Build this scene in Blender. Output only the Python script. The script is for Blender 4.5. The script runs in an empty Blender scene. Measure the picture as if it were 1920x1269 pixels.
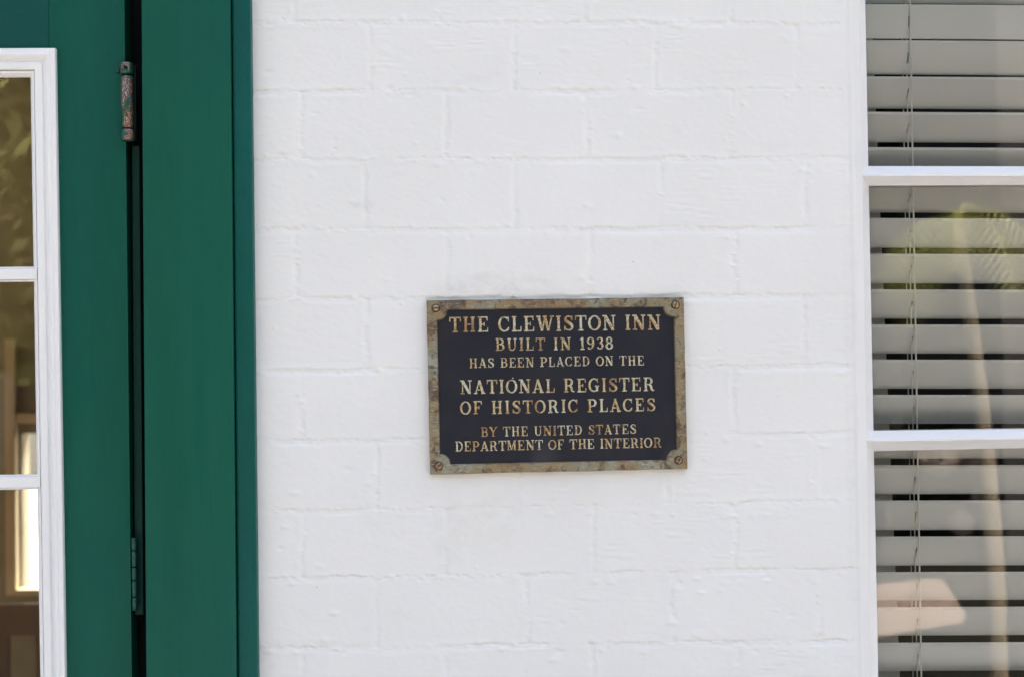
import bpy, bmesh, math, random
import numpy as np
from mathutils import Vector, Matrix

random.seed(7)
S = bpy.context.scene
COL = S.collection

# ------------------------------------------------------------------ camera
FPX = 50.0 / 36.0 * 1920.0
YAW, PITCH, ROLL = 0.040, 0.015, 0.0125
DIST = 2.0
Zup = Vector((0, 0, 1))
FWD = Vector((math.sin(YAW) * math.cos(PITCH), math.cos(YAW) * math.cos(PITCH), math.sin(PITCH))).normalized()
r0 = FWD.cross(Zup).normalized()
u0 = r0.cross(FWD).normalized()
UPV = (u0 * math.cos(ROLL) + r0 * math.sin(ROLL)).normalized()
RGT = FWD.cross(UPV).normalized()
CAM = Vector((0, 0, 1.5)) - FWD * DIST
cd = bpy.data.cameras.new('camera')
cam = bpy.data.objects.new('camera', cd)
COL.objects.link(cam)
m3 = Matrix((RGT, UPV, -FWD)).transposed()
cam.matrix_world = Matrix.Translation(CAM) @ m3.to_4x4()
cd.lens = 50; cd.sensor_width = 36; cd.sensor_fit = 'HORIZONTAL'
cd.clip_start = 0.05; cd.clip_end = 1500
cd.dof.use_dof = True
cd.dof.focus_distance = 2.0
cd.dof.aperture_fstop = 5.0
S.camera = cam

# ------------------------------------------------------------------ world, sun, exposure
SUN_TO = Vector((0.30, 0.62, 0.95)).normalized()
elev = math.asin(SUN_TO.z); az = math.atan2(SUN_TO.x, SUN_TO.y)
W = bpy.data.worlds.new('World'); S.world = W; W.use_nodes = True
nt = W.node_tree; nt.nodes.clear()
sky = nt.nodes.new('ShaderNodeTexSky'); sky.sky_type = 'NISHITA'; sky.sun_disc = False
sky.sun_elevation = elev; sky.sun_rotation = az
sky.air_density = 1.0; sky.dust_density = 8.0; sky.ozone_density = 0.3
bg = nt.nodes.new('ShaderNodeBackground'); bg.inputs['Strength'].default_value = 0.15
wo = nt.nodes.new('ShaderNodeOutputWorld')
nt.links.new(sky.outputs[0], bg.inputs[0]); nt.links.new(bg.outputs[0], wo.inputs[0])
sl = bpy.data.lights.new('sun', 'SUN'); sl.energy = 2.3; sl.angle = math.radians(0.53); sl.color = (1.0, 0.95, 0.87)
so = bpy.data.objects.new('sun', sl); COL.objects.link(so)
so.rotation_euler = (-SUN_TO).to_track_quat('-Z', 'Y').to_euler(); so.location = (3, 8, 12)
S.view_settings.view_transform = 'Standard'; S.view_settings.look = 'None'
S.view_settings.gamma = 1.0; S.view_settings.use_curve_mapping = False
S.view_settings.exposure = 2.16
S.view_settings.use_white_balance = True
S.view_settings.white_balance_temperature = 7150
S.view_settings.white_balance_tint = 9

# ------------------------------------------------------------------ picture <-> place
def unproj(px, py, Y=0.0):
    d = FWD + RGT * ((px - 960) / FPX) + UPV * ((634.5 - py) / FPX)
    t = (Y - CAM.y) / d.y
    return CAM + d * t

def proj(p):
    v = Vector(p) - CAM
    z = v.dot(FWD)
    return 960 + FPX * v.dot(RGT) / z, 634.5 - FPX * v.dot(UPV) / z

def proj_np(x, y, z):
    vx, vy, vz = x - CAM.x, y - CAM.y, z - CAM.z
    d = vx * FWD.x + vy * FWD.y + vz * FWD.z
    return (960 + FPX * (vx * RGT.x + vy * RGT.y + vz * RGT.z) / d,
            634.5 - FPX * (vx * UPV.x + vy * UPV.y + vz * UPV.z) / d)

YG = 0.022                                     # plane of the window glass

def mirrored(px, py, depth):
    """the real place in front of the wall of what the glass shows at that depth"""
    p = unproj(px, py, depth)
    return Vector((p.x, 2 * YG - p.y, p.z))

def vline(a, b, Y):
    """x(z) of a near vertical edge seen at column a (top row) and b (bottom row)"""
    p, q = unproj(a, 0, Y), unproj(b, 1269, Y)
    k = (p.x - q.x) / (p.z - q.z)
    return lambda z: q.x + k * (z - q.z)

# ------------------------------------------------------------------ object helpers
def link(o, parent=None):
    COL.objects.link(o)
    if parent is not None:
        o.parent = parent
        o.matrix_parent_inverse = parent.matrix_world.inverted()
    return o

def thing(name, label, cat, loc=(0, 0, 0), group=None):
    o = bpy.data.objects.new(name, None)
    o.location = loc; o.empty_display_size = 0.1
    COL.objects.link(o)
    o['label'] = label; o['category'] = cat
    if group: o['group'] = group
    o.matrix_world = Matrix.Translation(loc)
    return o

def finish(name, me, mat, parent=None, smooth=False, **props):
    if mat is not None: me.materials.append(mat)
    if smooth:
        me.polygons.foreach_set('use_smooth', [True] * len(me.polygons))
    o = bpy.data.objects.new(name, me)
    link(o, parent)
    for k, v in props.items(): o[k] = v
    return o

def from_bm(name, bm, mat, parent=None, smooth=False, bevel=0.0, seg=2, **props):
    bmesh.ops.recalc_face_normals(bm, faces=bm.faces)
    if bevel > 0:
        es = [e for e in bm.edges if len(e.link_faces) == 2 and e.calc_face_angle(0) > 0.4]
        bmesh.ops.bevel(bm, geom=es, offset=bevel, segments=seg, profile=0.5, affect='EDGES', clamp_overlap=True)
    me = bpy.data.meshes.new(name)
    bm.to_mesh(me); bm.free()
    return finish(name, me, mat, parent, smooth, **props)

def add_hexa(bm, c8):
    v = [bm.verts.new(p) for p in c8]
    for f in ((0, 1, 2, 3), (7, 6, 5, 4), (0, 4, 5, 1), (1, 5, 6, 2), (2, 6, 7, 3), (3, 7, 4, 0)):
        bm.faces.new([v[i] for i in f])

def add_box(bm, x0, x1, y0, y1, z0, z1):
    add_hexa(bm, [(x0, y0, z0), (x1, y0, z0), (x1, y0, z1), (x0, y0, z1),
                  (x0, y1, z0), (x1, y1, z0), (x1, y1, z1), (x0, y1, z1)])

def add_slab(bm, fa, fb, y0, y1, z0, z1):
    """upright board between the two near vertical edge lines fa and fb"""
    add_hexa(bm, [(fa(z0), y0, z0), (fb(z0), y0, z0), (fb(z1), y0, z1), (fa(z1), y0, z1),
                  (fa(z0), y1, z0), (fb(z0), y1, z0), (fb(z1), y1, z1), (fa(z1), y1, z1)])

def add_quad(bm, quad_px, y0, y1):
    """solid whose front is the four picture points on plane y0"""
    f = [unproj(p[0], p[1], y0) for p in quad_px]
    add_hexa(bm, [tuple(p) for p in f] + [(p.x, y1, p.z) for p in f])

def add_tube(bm, p0, p1, r0_, r1_=None, n=12, cap=True):
    r1_ = r0_ if r1_ is None else r1_
    p0, p1 = Vector(p0), Vector(p1)
    d = (p1 - p0).normalized()
    a = d.orthogonal().normalized(); b = d.cross(a)
    A = [bm.verts.new(p0 + (a * math.cos(2 * math.pi * i / n) + b * math.sin(2 * math.pi * i / n)) * r0_) for i in range(n)]
    B = [bm.verts.new(p1 + (a * math.cos(2 * math.pi * i / n) + b * math.sin(2 * math.pi * i / n)) * r1_) for i in range(n)]
    for i in range(n):
        bm.faces.new((A[i], A[(i + 1) % n], B[(i + 1) % n], B[i]))
    if cap:
        bm.faces.new(A[::-1]); bm.faces.new(B)

# ------------------------------------------------------------------ materials
def new_mat(name):
    m = bpy.data.materials.new(name); m.use_nodes = True
    t = m.node_tree; t.nodes.clear()
    out = t.nodes.new('ShaderNodeOutputMaterial')
    p = t.nodes.new('ShaderNodeBsdfPrincipled')
    t.links.new(p.outputs[0], out.inputs[0])
    geo = t.nodes.new('ShaderNodeNewGeometry')
    return m, t, p, geo.outputs['Position'], out

def mapping(t, pos, scale=(1, 1, 1), loc=(0, 0, 0), rot=(0, 0, 0)):
    n = t.nodes.new('ShaderNodeMapping')
    n.inputs['Scale'].default_value = scale; n.inputs['Location'].default_value = loc; n.inputs['Rotation'].default_value = rot
    t.links.new(pos, n.inputs['Vector']); return n.outputs[0]

def noise(t, vec, scale, detail=4, rough=0.55, dist=0.0):
    n = t.nodes.new('ShaderNodeTexNoise')
    n.inputs['Scale'].default_value = scale; n.inputs['Detail'].default_value = detail
    n.inputs['Roughness'].default_value = rough; n.inputs['Distortion'].default_value = dist
    t.links.new(vec, n.inputs['Vector']); return n.outputs['Fac']

def ramp(t, fac, stops):
    n = t.nodes.new('ShaderNodeValToRGB')
    e = n.color_ramp.elements
    while len(e) < len(stops): e.new(0.5)
    for i, (p, c) in enumerate(stops):
        e[i].position = p; e[i].color = (c[0], c[1], c[2], 1) if not isinstance(c, (int, float)) else (c, c, c, 1)
    t.links.new(fac, n.inputs[0]); return n.outputs[0]

def mix(t, fac, a, b, mode='MIX'):
    n = t.nodes.new('ShaderNodeMix'); n.data_type = 'RGBA'; n.blend_type = mode
    for sock, v in ((n.inputs[0], fac), (n.inputs[6], a), (n.inputs[7], b)):
        if hasattr(v, 'links'): t.links.new(v, sock)
        elif isinstance(v, (int, float)): sock.default_value = v
        else: sock.default_value = (v[0], v[1], v[2], 1)
    return n.outputs[2]

def bump(t, p, height, strength=0.3, dist=0.001, normal=None):
    n = t.nodes.new('ShaderNodeBump')
    n.inputs['Strength'].default_value = strength; n.inputs['Distance'].default_value = dist
    t.links.new(height, n.inputs['Height'])
    if normal is not None: t.links.new(normal, n.inputs['Normal'])
    t.links.new(n.outputs[0], p.inputs['Normal']); return n.outputs[0]

def basic(name, c1, c2, rough=0.5, nscale=8, bscale=200, bstr=0.15, bdist=0.0005, metal=0.0, stretch=(1, 1, 1)):
    m, t, p, pos, _ = new_mat(name)
    v = mapping(t, pos, stretch)
    t.links.new(ramp(t, noise(t, v, nscale), [(0.3, c1), (0.7, c2)]), p.inputs['Base Color'])
    p.inputs['Roughness'].default_value = rough; p.inputs['Metallic'].default_value = metal
    if bstr > 0: bump(t, p, noise(t, v, bscale, 3), bstr, bdist)
    return m

M = {}
# white masonry paint: brush texture, faint dirt, a few dark specks
m, t, p, pos, _ = new_mat('painted_brick')
base = ramp(t, noise(t, pos, 5, 5), [(0.3, (0.775, 0.775, 0.765)), (0.7, (0.805, 0.805, 0.80))])
vo = t.nodes.new('ShaderNodeTexVoronoi'); vo.inputs['Scale'].default_value = 42
t.links.new(pos, vo.inputs['Vector'])
sp = ramp(t, vo.outputs['Distance'], [(0.02, 1.0), (0.05, 0.0)])
gate = ramp(t, noise(t, pos, 9, 1), [(0.60, 0.0), (0.64, 1.0)])
spk = mix(t, 1.0, sp, gate, 'MULTIPLY')
base = mix(t, spk, base, (0.30, 0.29, 0.27))
dirt = ramp(t, noise(t, mapping(t, pos, (1, 1, 3)), 9, 6, 0.65), [(0.60, 0.0), (0.80, 0.22)])
base = mix(t, dirt, base, (0.60, 0.59, 0.54))
def blot(px, py, rx, rz, k):
    c = unproj(px, py, 0.0)
    v_ = mapping(t, pos, (1 / rx, 0.0, 1 / rz), (-c.x / rx, 0, -c.z / rz))
    g = t.nodes.new('ShaderNodeTexGradient'); g.gradient_type = 'SPHERICAL'; t.links.new(v_, g.inputs[0])
    nn = ramp(t, noise(t, mapping(t, pos, (1, 1, 1.6)), 38, 5, 0.7), [(0.40, 0.0), (0.62, k)])
    return mix(t, 1.0, ramp(t, g.outputs['Fac'], [(0.0, 0.0), (0.5, 1.0)]), nn, 'MULTIPLY')
for (bx_, by_, rx_, rz_, k_, col_) in ((930, 535, .10, .022, .22, (.42, .41, .39)), (905, 985, .06, .05, .16, (.62, .57, .44)), (1045, 915, .26, .05, .10, (.66, .60, .48)),
                                       (840, 1010, .03, .07, .14, (.55, .52, .44)), (500, 1230, .03, .03, .14, (.5, .5, .48)), (1595, 700, .012, .5, .12, (.5, .49, .46)),
                                       (680, 385, .02, .012, .20, (.45, .44, .42)), (1220, 1080, .12, .02, .08, (.6, .58, .5))):
    base = mix(t, blot(bx_, by_, rx_, rz_, k_), base, col_)
t.links.new(base, p.inputs['Base Color'])
p.inputs['Roughness'].default_value = 0.55
b1 = noise(t, mapping(t, pos, (1, 1, 1.6)), 90, 5, 0.6)
bump(t, p, b1, 0.24, 0.0012)
M['brick'] = m
M['white'] = basic('white_gloss_paint', (0.76, 0.77, 0.78), (0.82, 0.82, 0.82), 0.34, 6, 260, 0.10, 0.0005, stretch=(1, 1, 0.25))
M['white_door'] = basic('white_door_trim_paint', (0.80, 0.80, 0.81), (0.86, 0.86, 0.86), 0.32, 6, 300, 0.12, 0.0005, stretch=(1, 1, 0.2))
M['flat_white'] = basic('white_frame_paint', (0.76, 0.76, 0.755), (0.81, 0.805, 0.80), 0.5, 9, 160, 0.25, 0.0008)

def green_mat(name, a, b, rough, stretch, bs=0.35, bscale=120, speck=False):
    m, t, p, pos, _ = new_mat(name)
    v = mapping(t, pos, stretch)
    c = ramp(t, noise(t, v, 7, 4), [(0.3, a), (0.72, b)])
    c = mix(t, ramp(t, noise(t, mapping(t, pos, (1, 1, .5), (4, 0, 2)), 3.2, 3), [(0.42, 0.0), (0.62, 0.8)]), c, (a[0] * .5, a[1] * .92, a[2] * 1.18))
    c = mix(t, ramp(t, noise(t, mapping(t, pos, tuple(q * 12 if q > 1 else q * 4 for q in stretch)), 16, 3, .6), [(0.45, 0.0), (0.75, 0.35)]), c, tuple(q * .68 for q in a))
    if speck:
        s = ramp(t, noise(t, pos, 420, 2, 0.7), [(0.68, 0.0), (0.76, 1.0)])
        s2 = ramp(t, noise(t, mapping(t, pos, (1, 1, .4)), 14, 2), [(0.45, 0.0), (0.65, 0.5)])
        c = mix(t, mix(t, 1.0, s, s2, 'MULTIPLY'), c, (0.10, 0.24, 0.20))
    t.links.new(c, p.inputs['Base Color'])
    p.inputs['Specular IOR Level'].default_value = 0.17
    r = ramp(t, noise(t, v, 30, 3), [(0.3, rough - 0.12), (0.7, rough + 0.12)])
    t.links.new(r, p.inputs['Roughness'])
    bump(t, p, noise(t, v, bscale, 4, 0.6), bs, 0.0006)
    return m
M['green_v'] = green_mat('green_door_paint_upright', (0.0010, 0.084, 0.052), (0.003, 0.104, 0.068), 0.42, (3, 3, 0.22))
M['green_h'] = green_mat('green_door_paint_level', (0.003, 0.072, 0.053), (0.007, 0.088, 0.068), 0.46, (0.22, 3, 3), 0.5)
M['green_c'] = green_mat('green_casing_paint', (0.0015, 0.086, 0.054), (0.003, 0.100, 0.066), 0.40, (2, 2, 0.15), 0.18, 60)
M['green_b'] = green_mat('green_rough_band_paint', (0.001, 0.082, 0.066), (0.003, 0.104, 0.088), 0.42, (2, 2, 0.6), 1.0, 260, True)
M['jamb_dark'] = green_mat('near_black_green', (0.001, 0.009, 0.007), (0.002, 0.014, 0.011), 0.55, (2, 2, 0.3), 0.4)  # green darkened to near black for the shade in the door gap
M['jamb_green'] = green_mat('jamb_green_with_shade', (0.002, 0.034, 0.024), (0.003, 0.046, 0.034), 0.5, (2, 2, 0.3), 0.4)  # darker copy of the casing green, gap shade mixed into its colour
M['shade_black'] = basic('painted_shade_black', (0.002, 0.002, 0.002), (0.004, 0.004, 0.004), 0.9)  # flat black standing for shade in the door gap and hinge hole

# rusty painted steel of the hinges
def rust_mat(name, lo, hi):
    m, t, p, pos, _ = new_mat(name)
    n1 = noise(t, mapping(t, pos, (1, 1, 0.5)), 60, 4, 0.6)
    n2 = noise(t, pos, 700, 3, 0.7)
    rust = ramp(t, n2, [(0.32, (0.06, 0.022, 0.016)), (0.52, (0.15, 0.052, 0.032)), (0.62, (0.66, 0.58, 0.52))])
    paint = (0.012, 0.085, 0.062)
    c = mix(t, ramp(t, n1, [(lo, 1.0), (hi, 0.0)]), paint, rust)
    t.links.new(c, p.inputs['Base Color'])
    p.inputs['Roughness'].default_value = 0.33; p.inputs['Metallic'].default_value = 0.5
    bump(t, p, n2, 0.5, 0.0006)
    return m
M['rust'] = rust_mat('rusted_green_steel', 0.46, 0.54)
M['rust_cap'] = rust_mat('chipped_green_steel', 0.40, 0.50)
M['green_metal'] = rust_mat('painted_hinge_steel', 0.30, 0.36)

# plaque metals
m, t, p, pos, _ = new_mat('weathered_bronze_border')
v = pos
a = noise(t, mapping(t, v, (1, 1, 1), (3, 0, 1)), 16, 5, 0.65)
b = noise(t, v, 75, 5, 0.7, 0.6)
c0 = ramp(t, a, [(0.34, (0.33, 0.34, 0.28)), (0.45, (0.25, 0.23, 0.16)), (0.54, (0.29, 0.205, 0.11)), (0.61, (0.13, 0.10, 0.085))])
c0 = mix(t, ramp(t, b, [(0.50, 0.0), (0.62, 0.85)]), c0, (0.085, 0.050, 0.035))
sc = noise(t, mapping(t, v, (1, 1, 5), rot=(0, math.radians(55), 0)), 90, 3, 0.7)
c0 = mix(t, ramp(t, sc, [(0.58, 0.0), (0.68, 0.7)]), c0, (0.50, 0.47, 0.38))
t.links.new(c0, p.inputs['Base Color'])
p.inputs['Metallic'].default_value = 0.35; p.inputs['Roughness'].default_value = 0.5
bump(t, p, b, 0.4, 0.0008)
M['bronze'] = m
m, t, p, pos, _ = new_mat('worn_gold_bronze_letter')
a = noise(t, pos, 34, 4, 0.65); b = noise(t, pos, 300, 3, 0.7)
c0 = ramp(t, a, [(0.42, (0.64, 0.61, 0.46)), (0.52, (0.64, 0.49, 0.27)), (0.60, (0.48, 0.28, 0.12)), (0.70, (0.20, 0.155, 0.12))])
c0 = mix(t, ramp(t, b, [(0.48, 0.0), (0.64, 0.8)]), c0, (0.14, 0.075, 0.04))
t.links.new(c0, p.inputs['Base Color'])
p.inputs['Metallic'].default_value = 0.35; p.inputs['Roughness'].default_value = 0.45
bump(t, p, b, 0.4, 0.0006)
M['letter'] = m
m, t, p, pos, _ = new_mat('dark_blue_grey_plaque_field')
c0 = ramp(t, noise(t, pos, 14, 4), [(0.35, (0.008, 0.010, 0.020)), (0.65, (0.016, 0.016, 0.024))])
sm = ramp(t, noise(t, mapping(t, pos, (1, 1, .6)), 11, 2), [(0.62, 0.0), (0.8, 0.35)])
c0 = mix(t, sm, c0, (0.085, 0.085, 0.10))
t.links.new(c0, p.inputs['Base Color'])
p.inputs['Roughness'].default_value = 0.45; p.inputs['Specular IOR Level'].default_value = 0.3
bump(t, p, noise(t, pos, 900, 2), 0.25, 0.0003)
M['field'] = m
M['brass'] = basic('tarnished_brass_screw', (0.22, 0.14, 0.08), (0.50, 0.38, 0.25), 0.30, 90, 500, 0.3, 0.0004, 0.7)
M['screw_dark'] = basic('dark_screw_recess', (0.03, 0.02, 0.015), (0.05, 0.03, 0.02), 0.6)

M['slat'] = basic('off_white_blind_slat', (0.86, 0.87, 0.87), (0.90, 0.905, 0.905), 0.45, 5, 300, 0.05, 0.0003, stretch=(0.2, 1, 1))
M['slat_glint'] = basic('slat_edge_painted_glint', (0.93, 0.93, 0.90), (0.95, 0.95, 0.93), 0.2, 5, 300, 0.0)  # whiter, glossier lip paints the sky-lit highlight along each slat
M['cord'] = basic('cream_cord', (0.90, 0.90, 0.84), (0.93, 0.93, 0.88), 0.7, 50, 900, 0.3, 0.0003)
M['inner'] = basic('inner_reveal_paint', (0.80, 0.77, 0.73), (0.84, 0.81, 0.77), 0.6)
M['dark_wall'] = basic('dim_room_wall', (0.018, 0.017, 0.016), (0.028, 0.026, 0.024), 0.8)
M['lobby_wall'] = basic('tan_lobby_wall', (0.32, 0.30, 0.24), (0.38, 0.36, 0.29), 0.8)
M['cream'] = basic('cream_trim_paint', (0.70, 0.62, 0.46), (0.76, 0.68, 0.52), 0.5)
M['wood'] = basic('orange_brown_wood', (0.22, 0.09, 0.04), (0.36, 0.16, 0.07), 0.35, 6, 90, 0.2, 0.0005, stretch=(1, 1, 0.2))
M['plank'] = basic('wood_floor', (0.30, 0.20, 0.12), (0.38, 0.26, 0.17), 0.4, 3, 60, 0.2, 0.0008, stretch=(0.2, 2, 1))
M['concrete'] = basic('pale_concrete', (0.38, 0.37, 0.36), (0.45, 0.44, 0.43), 0.8, 3, 120, 0.4, 0.002)
M['pale_stone'] = basic('pale_limestone', (0.58, 0.55, 0.50), (0.66, 0.63, 0.58), 0.8, 3, 120, 0.3, 0.002)
M['pink_path'] = basic('pinkish_paving', (0.44, 0.34, 0.29), (0.52, 0.42, 0.37), 0.8, 4, 90, 0.4, 0.002)
M['lawn'] = basic('lawn_green', (0.008, 0.010, 0.005), (0.018, 0.020, 0.010), 0.9, 1.5, 60, 0.8, 0.02)
M['bark'] = basic('pale_palm_bark', (0.30, 0.25, 0.18), (0.42, 0.36, 0.27), 0.85, 12, 60, 0.8, 0.006, stretch=(1, 1, 4))
M['dark_bark'] = basic('brown_tree_bark', (0.09, 0.06, 0.04), (0.15, 0.11, 0.08), 0.9, 5, 30, 0.9, 0.02, stretch=(1, 1, .3))
M['frond'] = basic('yellow_green_frond', (0.22, 0.26, 0.06), (0.38, 0.39, 0.12), 0.5, 6, 30, 0.1)
M['leaf'] = basic('dark_olive_leaf', (0.010, 0.014, 0.005), (0.040, 0.046, 0.016), 0.55, 2, 30, 0.1)
M['sunny_leaf'] = basic('sunlit_leaf_tone', (0.24, 0.27, 0.08), (0.58, 0.58, 0.28), 0.55, 1.2, 30, 0.1)  # paler leaf copy, extra sunlight in its colour for the door reflections
M['blossom'] = basic('pale_pink_blossom', (0.72, 0.58, 0.55), (0.80, 0.74, 0.70), 0.7, 8, 30, 0.1)
M['roof'] = basic('grey_roof_sheet', (0.25, 0.25, 0.25), (0.32, 0.32, 0.31), 0.8)

# window glass: two reflecting surfaces seen as one sheet, straight transmission
def glass(name, tint, ior=1.50, rough=0.0):
    m = bpy.data.materials.new(name); m.use_nodes = True
    t = m.node_tree; t.nodes.clear()
    out = t.nodes.new('ShaderNodeOutputMaterial')
    fr = t.nodes.new('ShaderNodeFresnel'); fr.inputs['IOR'].default_value = ior
    mul = t.nodes.new('ShaderNodeMath'); mul.operation = 'MULTIPLY'; mul.inputs[1].default_value = 2.0; mul.use_clamp = True
    tr = t.nodes.new('ShaderNodeBsdfTransparent'); tr.inputs[0].default_value = (*tint, 1)
    gl = t.nodes.new('ShaderNodeBsdfGlossy'); gl.inputs['Roughness'].default_value = rough
    gl.inputs[0].default_value = (1, 1, 1, 1)
    geo = t.nodes.new('ShaderNodeNewGeometry')
    n = t.nodes.new('ShaderNodeTexNoise'); n.inputs['Scale'].default_value = 3.0; n.inputs['Detail'].default_value = 1
    t.links.new(geo.outputs['Position'], n.inputs['Vector'])
    b = t.nodes.new('ShaderNodeBump'); b.inputs['Strength'].default_value = 0.25; b.inputs['Distance'].default_value = 0.002
    t.links.new(n.outputs['Fac'], b.inputs['Height']); t.links.new(b.outputs[0], gl.inputs['Normal'])
    mx = t.nodes.new('ShaderNodeMixShader')
    t.links.new(fr.outputs[0], mul.inputs[0]); t.links.new(mul.outputs[0], mx.inputs[0])
    t.links.new(tr.outputs[0], mx.inputs[1]); t.links.new(gl.outputs[0], mx.inputs[2]); t.links.new(mx.outputs[0], out.inputs[0])
    return m
M['glass'] = glass('clear_window_glass', (0.95, 0.96, 0.955))
M['door_glass'] = glass('door_glass', (0.93, 0.93, 0.91))

# ------------------------------------------------------------------ the brick wall
def hsh(ix, iy, seed):
    h = (ix.astype(np.int64) * 374761393 + iy.astype(np.int64) * 668265263 + seed * 1442695041) & 0xffffffff
    h = ((h ^ (h >> 13)) * 1274126177) & 0xffffffff
    h = h ^ (h >> 16)
    return (h & 0xffffff) / float(0xffffff)

def vn(x, y, seed):
    ix, iy = np.floor(x), np.floor(y); fx, fy = x - ix, y - iy
    fx = fx * fx * (3 - 2 * fx); fy = fy * fy * (3 - 2 * fy)
    a, b = hsh(ix, iy, seed), hsh(ix + 1, iy, seed)
    c, d = hsh(ix, iy + 1, seed), hsh(ix + 1, iy + 1, seed)
    return (a * (1 - fx) + b * fx) * (1 - fy) + (c * (1 - fx) + d * fx) * fy

def fbm(x, y, seed, o=3):
    s = 0; w = 1; tot = 0
    for i in range(o):
        s = s + w * vn(x * 2 ** i, y * 2 ** i, seed + 17 * i); tot += w; w *= 0.5
    return s / tot * 2 - 1

LINES = [(-216, -213), (-86, -84), (43, 45), (172, 168), (300, 297), (432, 428), (562, 553), (695, 685), (828, 812),
         (960, 939), (1086, 1066), (1216, 1200), (1346, 1328), (1477, 1457)]
ODD = [-120, 148, 420, 693, 963, 1233, 1500, 1770]
EVEN = [12, 284, 560, 836, 1105, 1374, 1650]
JOINTS = [ODD, [12, 280, 551, 822, 1098, 1370, 1650], [-120, 148, 420, 693, 963, 1230, 1495, 1770],
          [12, 284, 565, 836, 1100, 1371, 1650], [-120, 148, 420, 684, 965, 1237, 1510, 1780],
          [12, 284, 556, 838, 1108, 1376, 1650], [-120, 148, 420, 688, 963, 1237, 1508, 1780],
          [12, 284, 565, 838, 1108, 1375, 1660], [-120, 148, 430, 706, 972, 1250, 1525, 1790],
          [12, 290, 566, 835, 1112, 1378, 1660], [-120, 148, 430, 706, 989, 1264, 1537, 1800],
          [12, 290, 566, 838, 1110, 1380, 1660], [-120, 148, 430, 706, 989, 1264, 1537, 1800]]

casing_out = vline(471, 485, -0.010)        # right edge of the green band
brick_end = vline(1586, 1609, 0.0)          # where the bricks meet the window frame

wall = thing('brick_wall', 'white painted brick wall between the green door frame and the window', 'wall', (0, 0, 0))
ZA, ZB = unproj(960, 1400).z, unproj(960, -140).z
xa = unproj(440, 0).x; xb = unproj(1640, 1269).x
nx = int((xb - xa) / 0.0022); nz = int((ZB - ZA) / 0.0015)
gx = np.linspace(xa, xb, nx); gz = np.linspace(ZA, ZB, nz)
X, Z = np.meshgrid(gx, gz)
PX, PY = proj_np(X, 0.0 * X, Z)
# warp so joints wander
WX = PX + 5.0 * fbm(PX / 60, PY / 45, 3) + 2.6 * fbm(PX / 10, PY / 9, 5)
WY = PY + 4.0 * fbm(PX / 80, PY / 130, 9) + 2.4 * fbm(PX / 12, PY / 12, 11)
tt = (PX - 500) / 1100.0
rows = np.zeros(PX.shape, int); dh = np.full(PX.shape, 1e9); sideh = np.zeros(PX.shape)
for i, (a, b) in enumerate(LINES):
    ly = a + (b - a) * tt
    rows = np.where(WY >= ly, i, rows)
    d = WY - ly
    near = np.abs(d) < np.abs(dh)
    dh = np.where(near, d, dh)
lineid = np.zeros(PX.shape, int)
cols = np.zeros(PX.shape, int); dv = np.full(PX.shape, 1e9)
for r in range(len(JOINTS)):
    mk = rows == r
    c = np.zeros(PX.shape, int); dd = np.full(PX.shape, 1e9)
    for k, jx in enumerate(JOINTS[r]):
        jj = jx + tt * 0
        c = np.where(WX >= jj, k + 1, c)
        e = WX - jj
        dd = np.where(np.abs(e) < np.abs(dd), e, dd)
    cols = np.where(mk, c, cols); dv = np.where(mk, dd, dv)
def sstep(a, b, x):
    q = np.clip((x - a) / (b - a), 0, 1); return q * q * (3 - 2 * q)
# depth of the joint varies along it; below each course line the edge is sharp, above it soft
rr = np.where(dh < 0, rows + 1, rows) * 1.0
depth_h = 0.0001 + 0.0012 * np.clip(0.40 + 1.5 * fbm(PX / 70, dh * 0 + rr * 7.3, 21, 3), 0, 1.2)
depth_v = 0.0001 + 0.0013 * np.clip(0.40 + 1.5 * fbm(PY / 50, np.round(PX / 120) * 3.1, 25, 3), 0, 1)
gh = np.where(dh < 0, 1 - sstep(1.5, 5.5, -dh), 1 - sstep(3.5, 10, dh)) * depth_h
gv = (1 - sstep(2.0, 8.0, np.abs(dv))) * depth_v
H = -np.maximum(gh, gv)
H -= 0.0009 * np.exp(-((np.abs(dh) + 0.8 * np.abs(dv)) / 13.0) ** 2) * np.clip(0.3 + 1.6 * vn(rows * 1.7 + .3, np.round(PX / 120) * 2.3, 29), 0, 1.4)
H += 0.0010 * np.clip(fbm(PX / 13, PY / 7, 33, 3) * 2 - 0.5, 0, 1) * np.exp(-(np.minimum(np.abs(dh), np.abs(dv)) / 7.0) ** 2)
# ragged crisp crack right under the upper brick, broken up along its length
crk = np.clip(fbm(PX / 30, rr * 5.1, 31, 2) * 2.6 - 0.15, 0, 1) * np.clip(0.55 + 1.6 * fbm(PX / 6, rr * 3.3, 32, 2), 0, 1.3)
H -= 0.0014 * crk * np.exp(-((dh + 1.5) / 1.7) ** 2)
crv = np.clip(fbm(PY / 20, np.round(PX / 120) * 3.7, 37, 3) * 2.4 - 0.5, 0, 1)
H -= 0.0008 * crv * np.exp(-(dv / 1.8) ** 2)
# each brick sits a little proud, sunk or tilted
ca = hsh(rows, cols, 41) - 0.5; cb = hsh(rows, cols, 43) - 0.5; cc = hsh(rows, cols, 47) - 0.5
inner = sstep(2, 18, np.abs(dv)) * sstep(3, 16, np.abs(dh))
H += inner * 0.0009 * ca
H += inner * 0.0005 * cb * np.where(dh > 0, dh - 65, dh + 65) / 65
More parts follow.
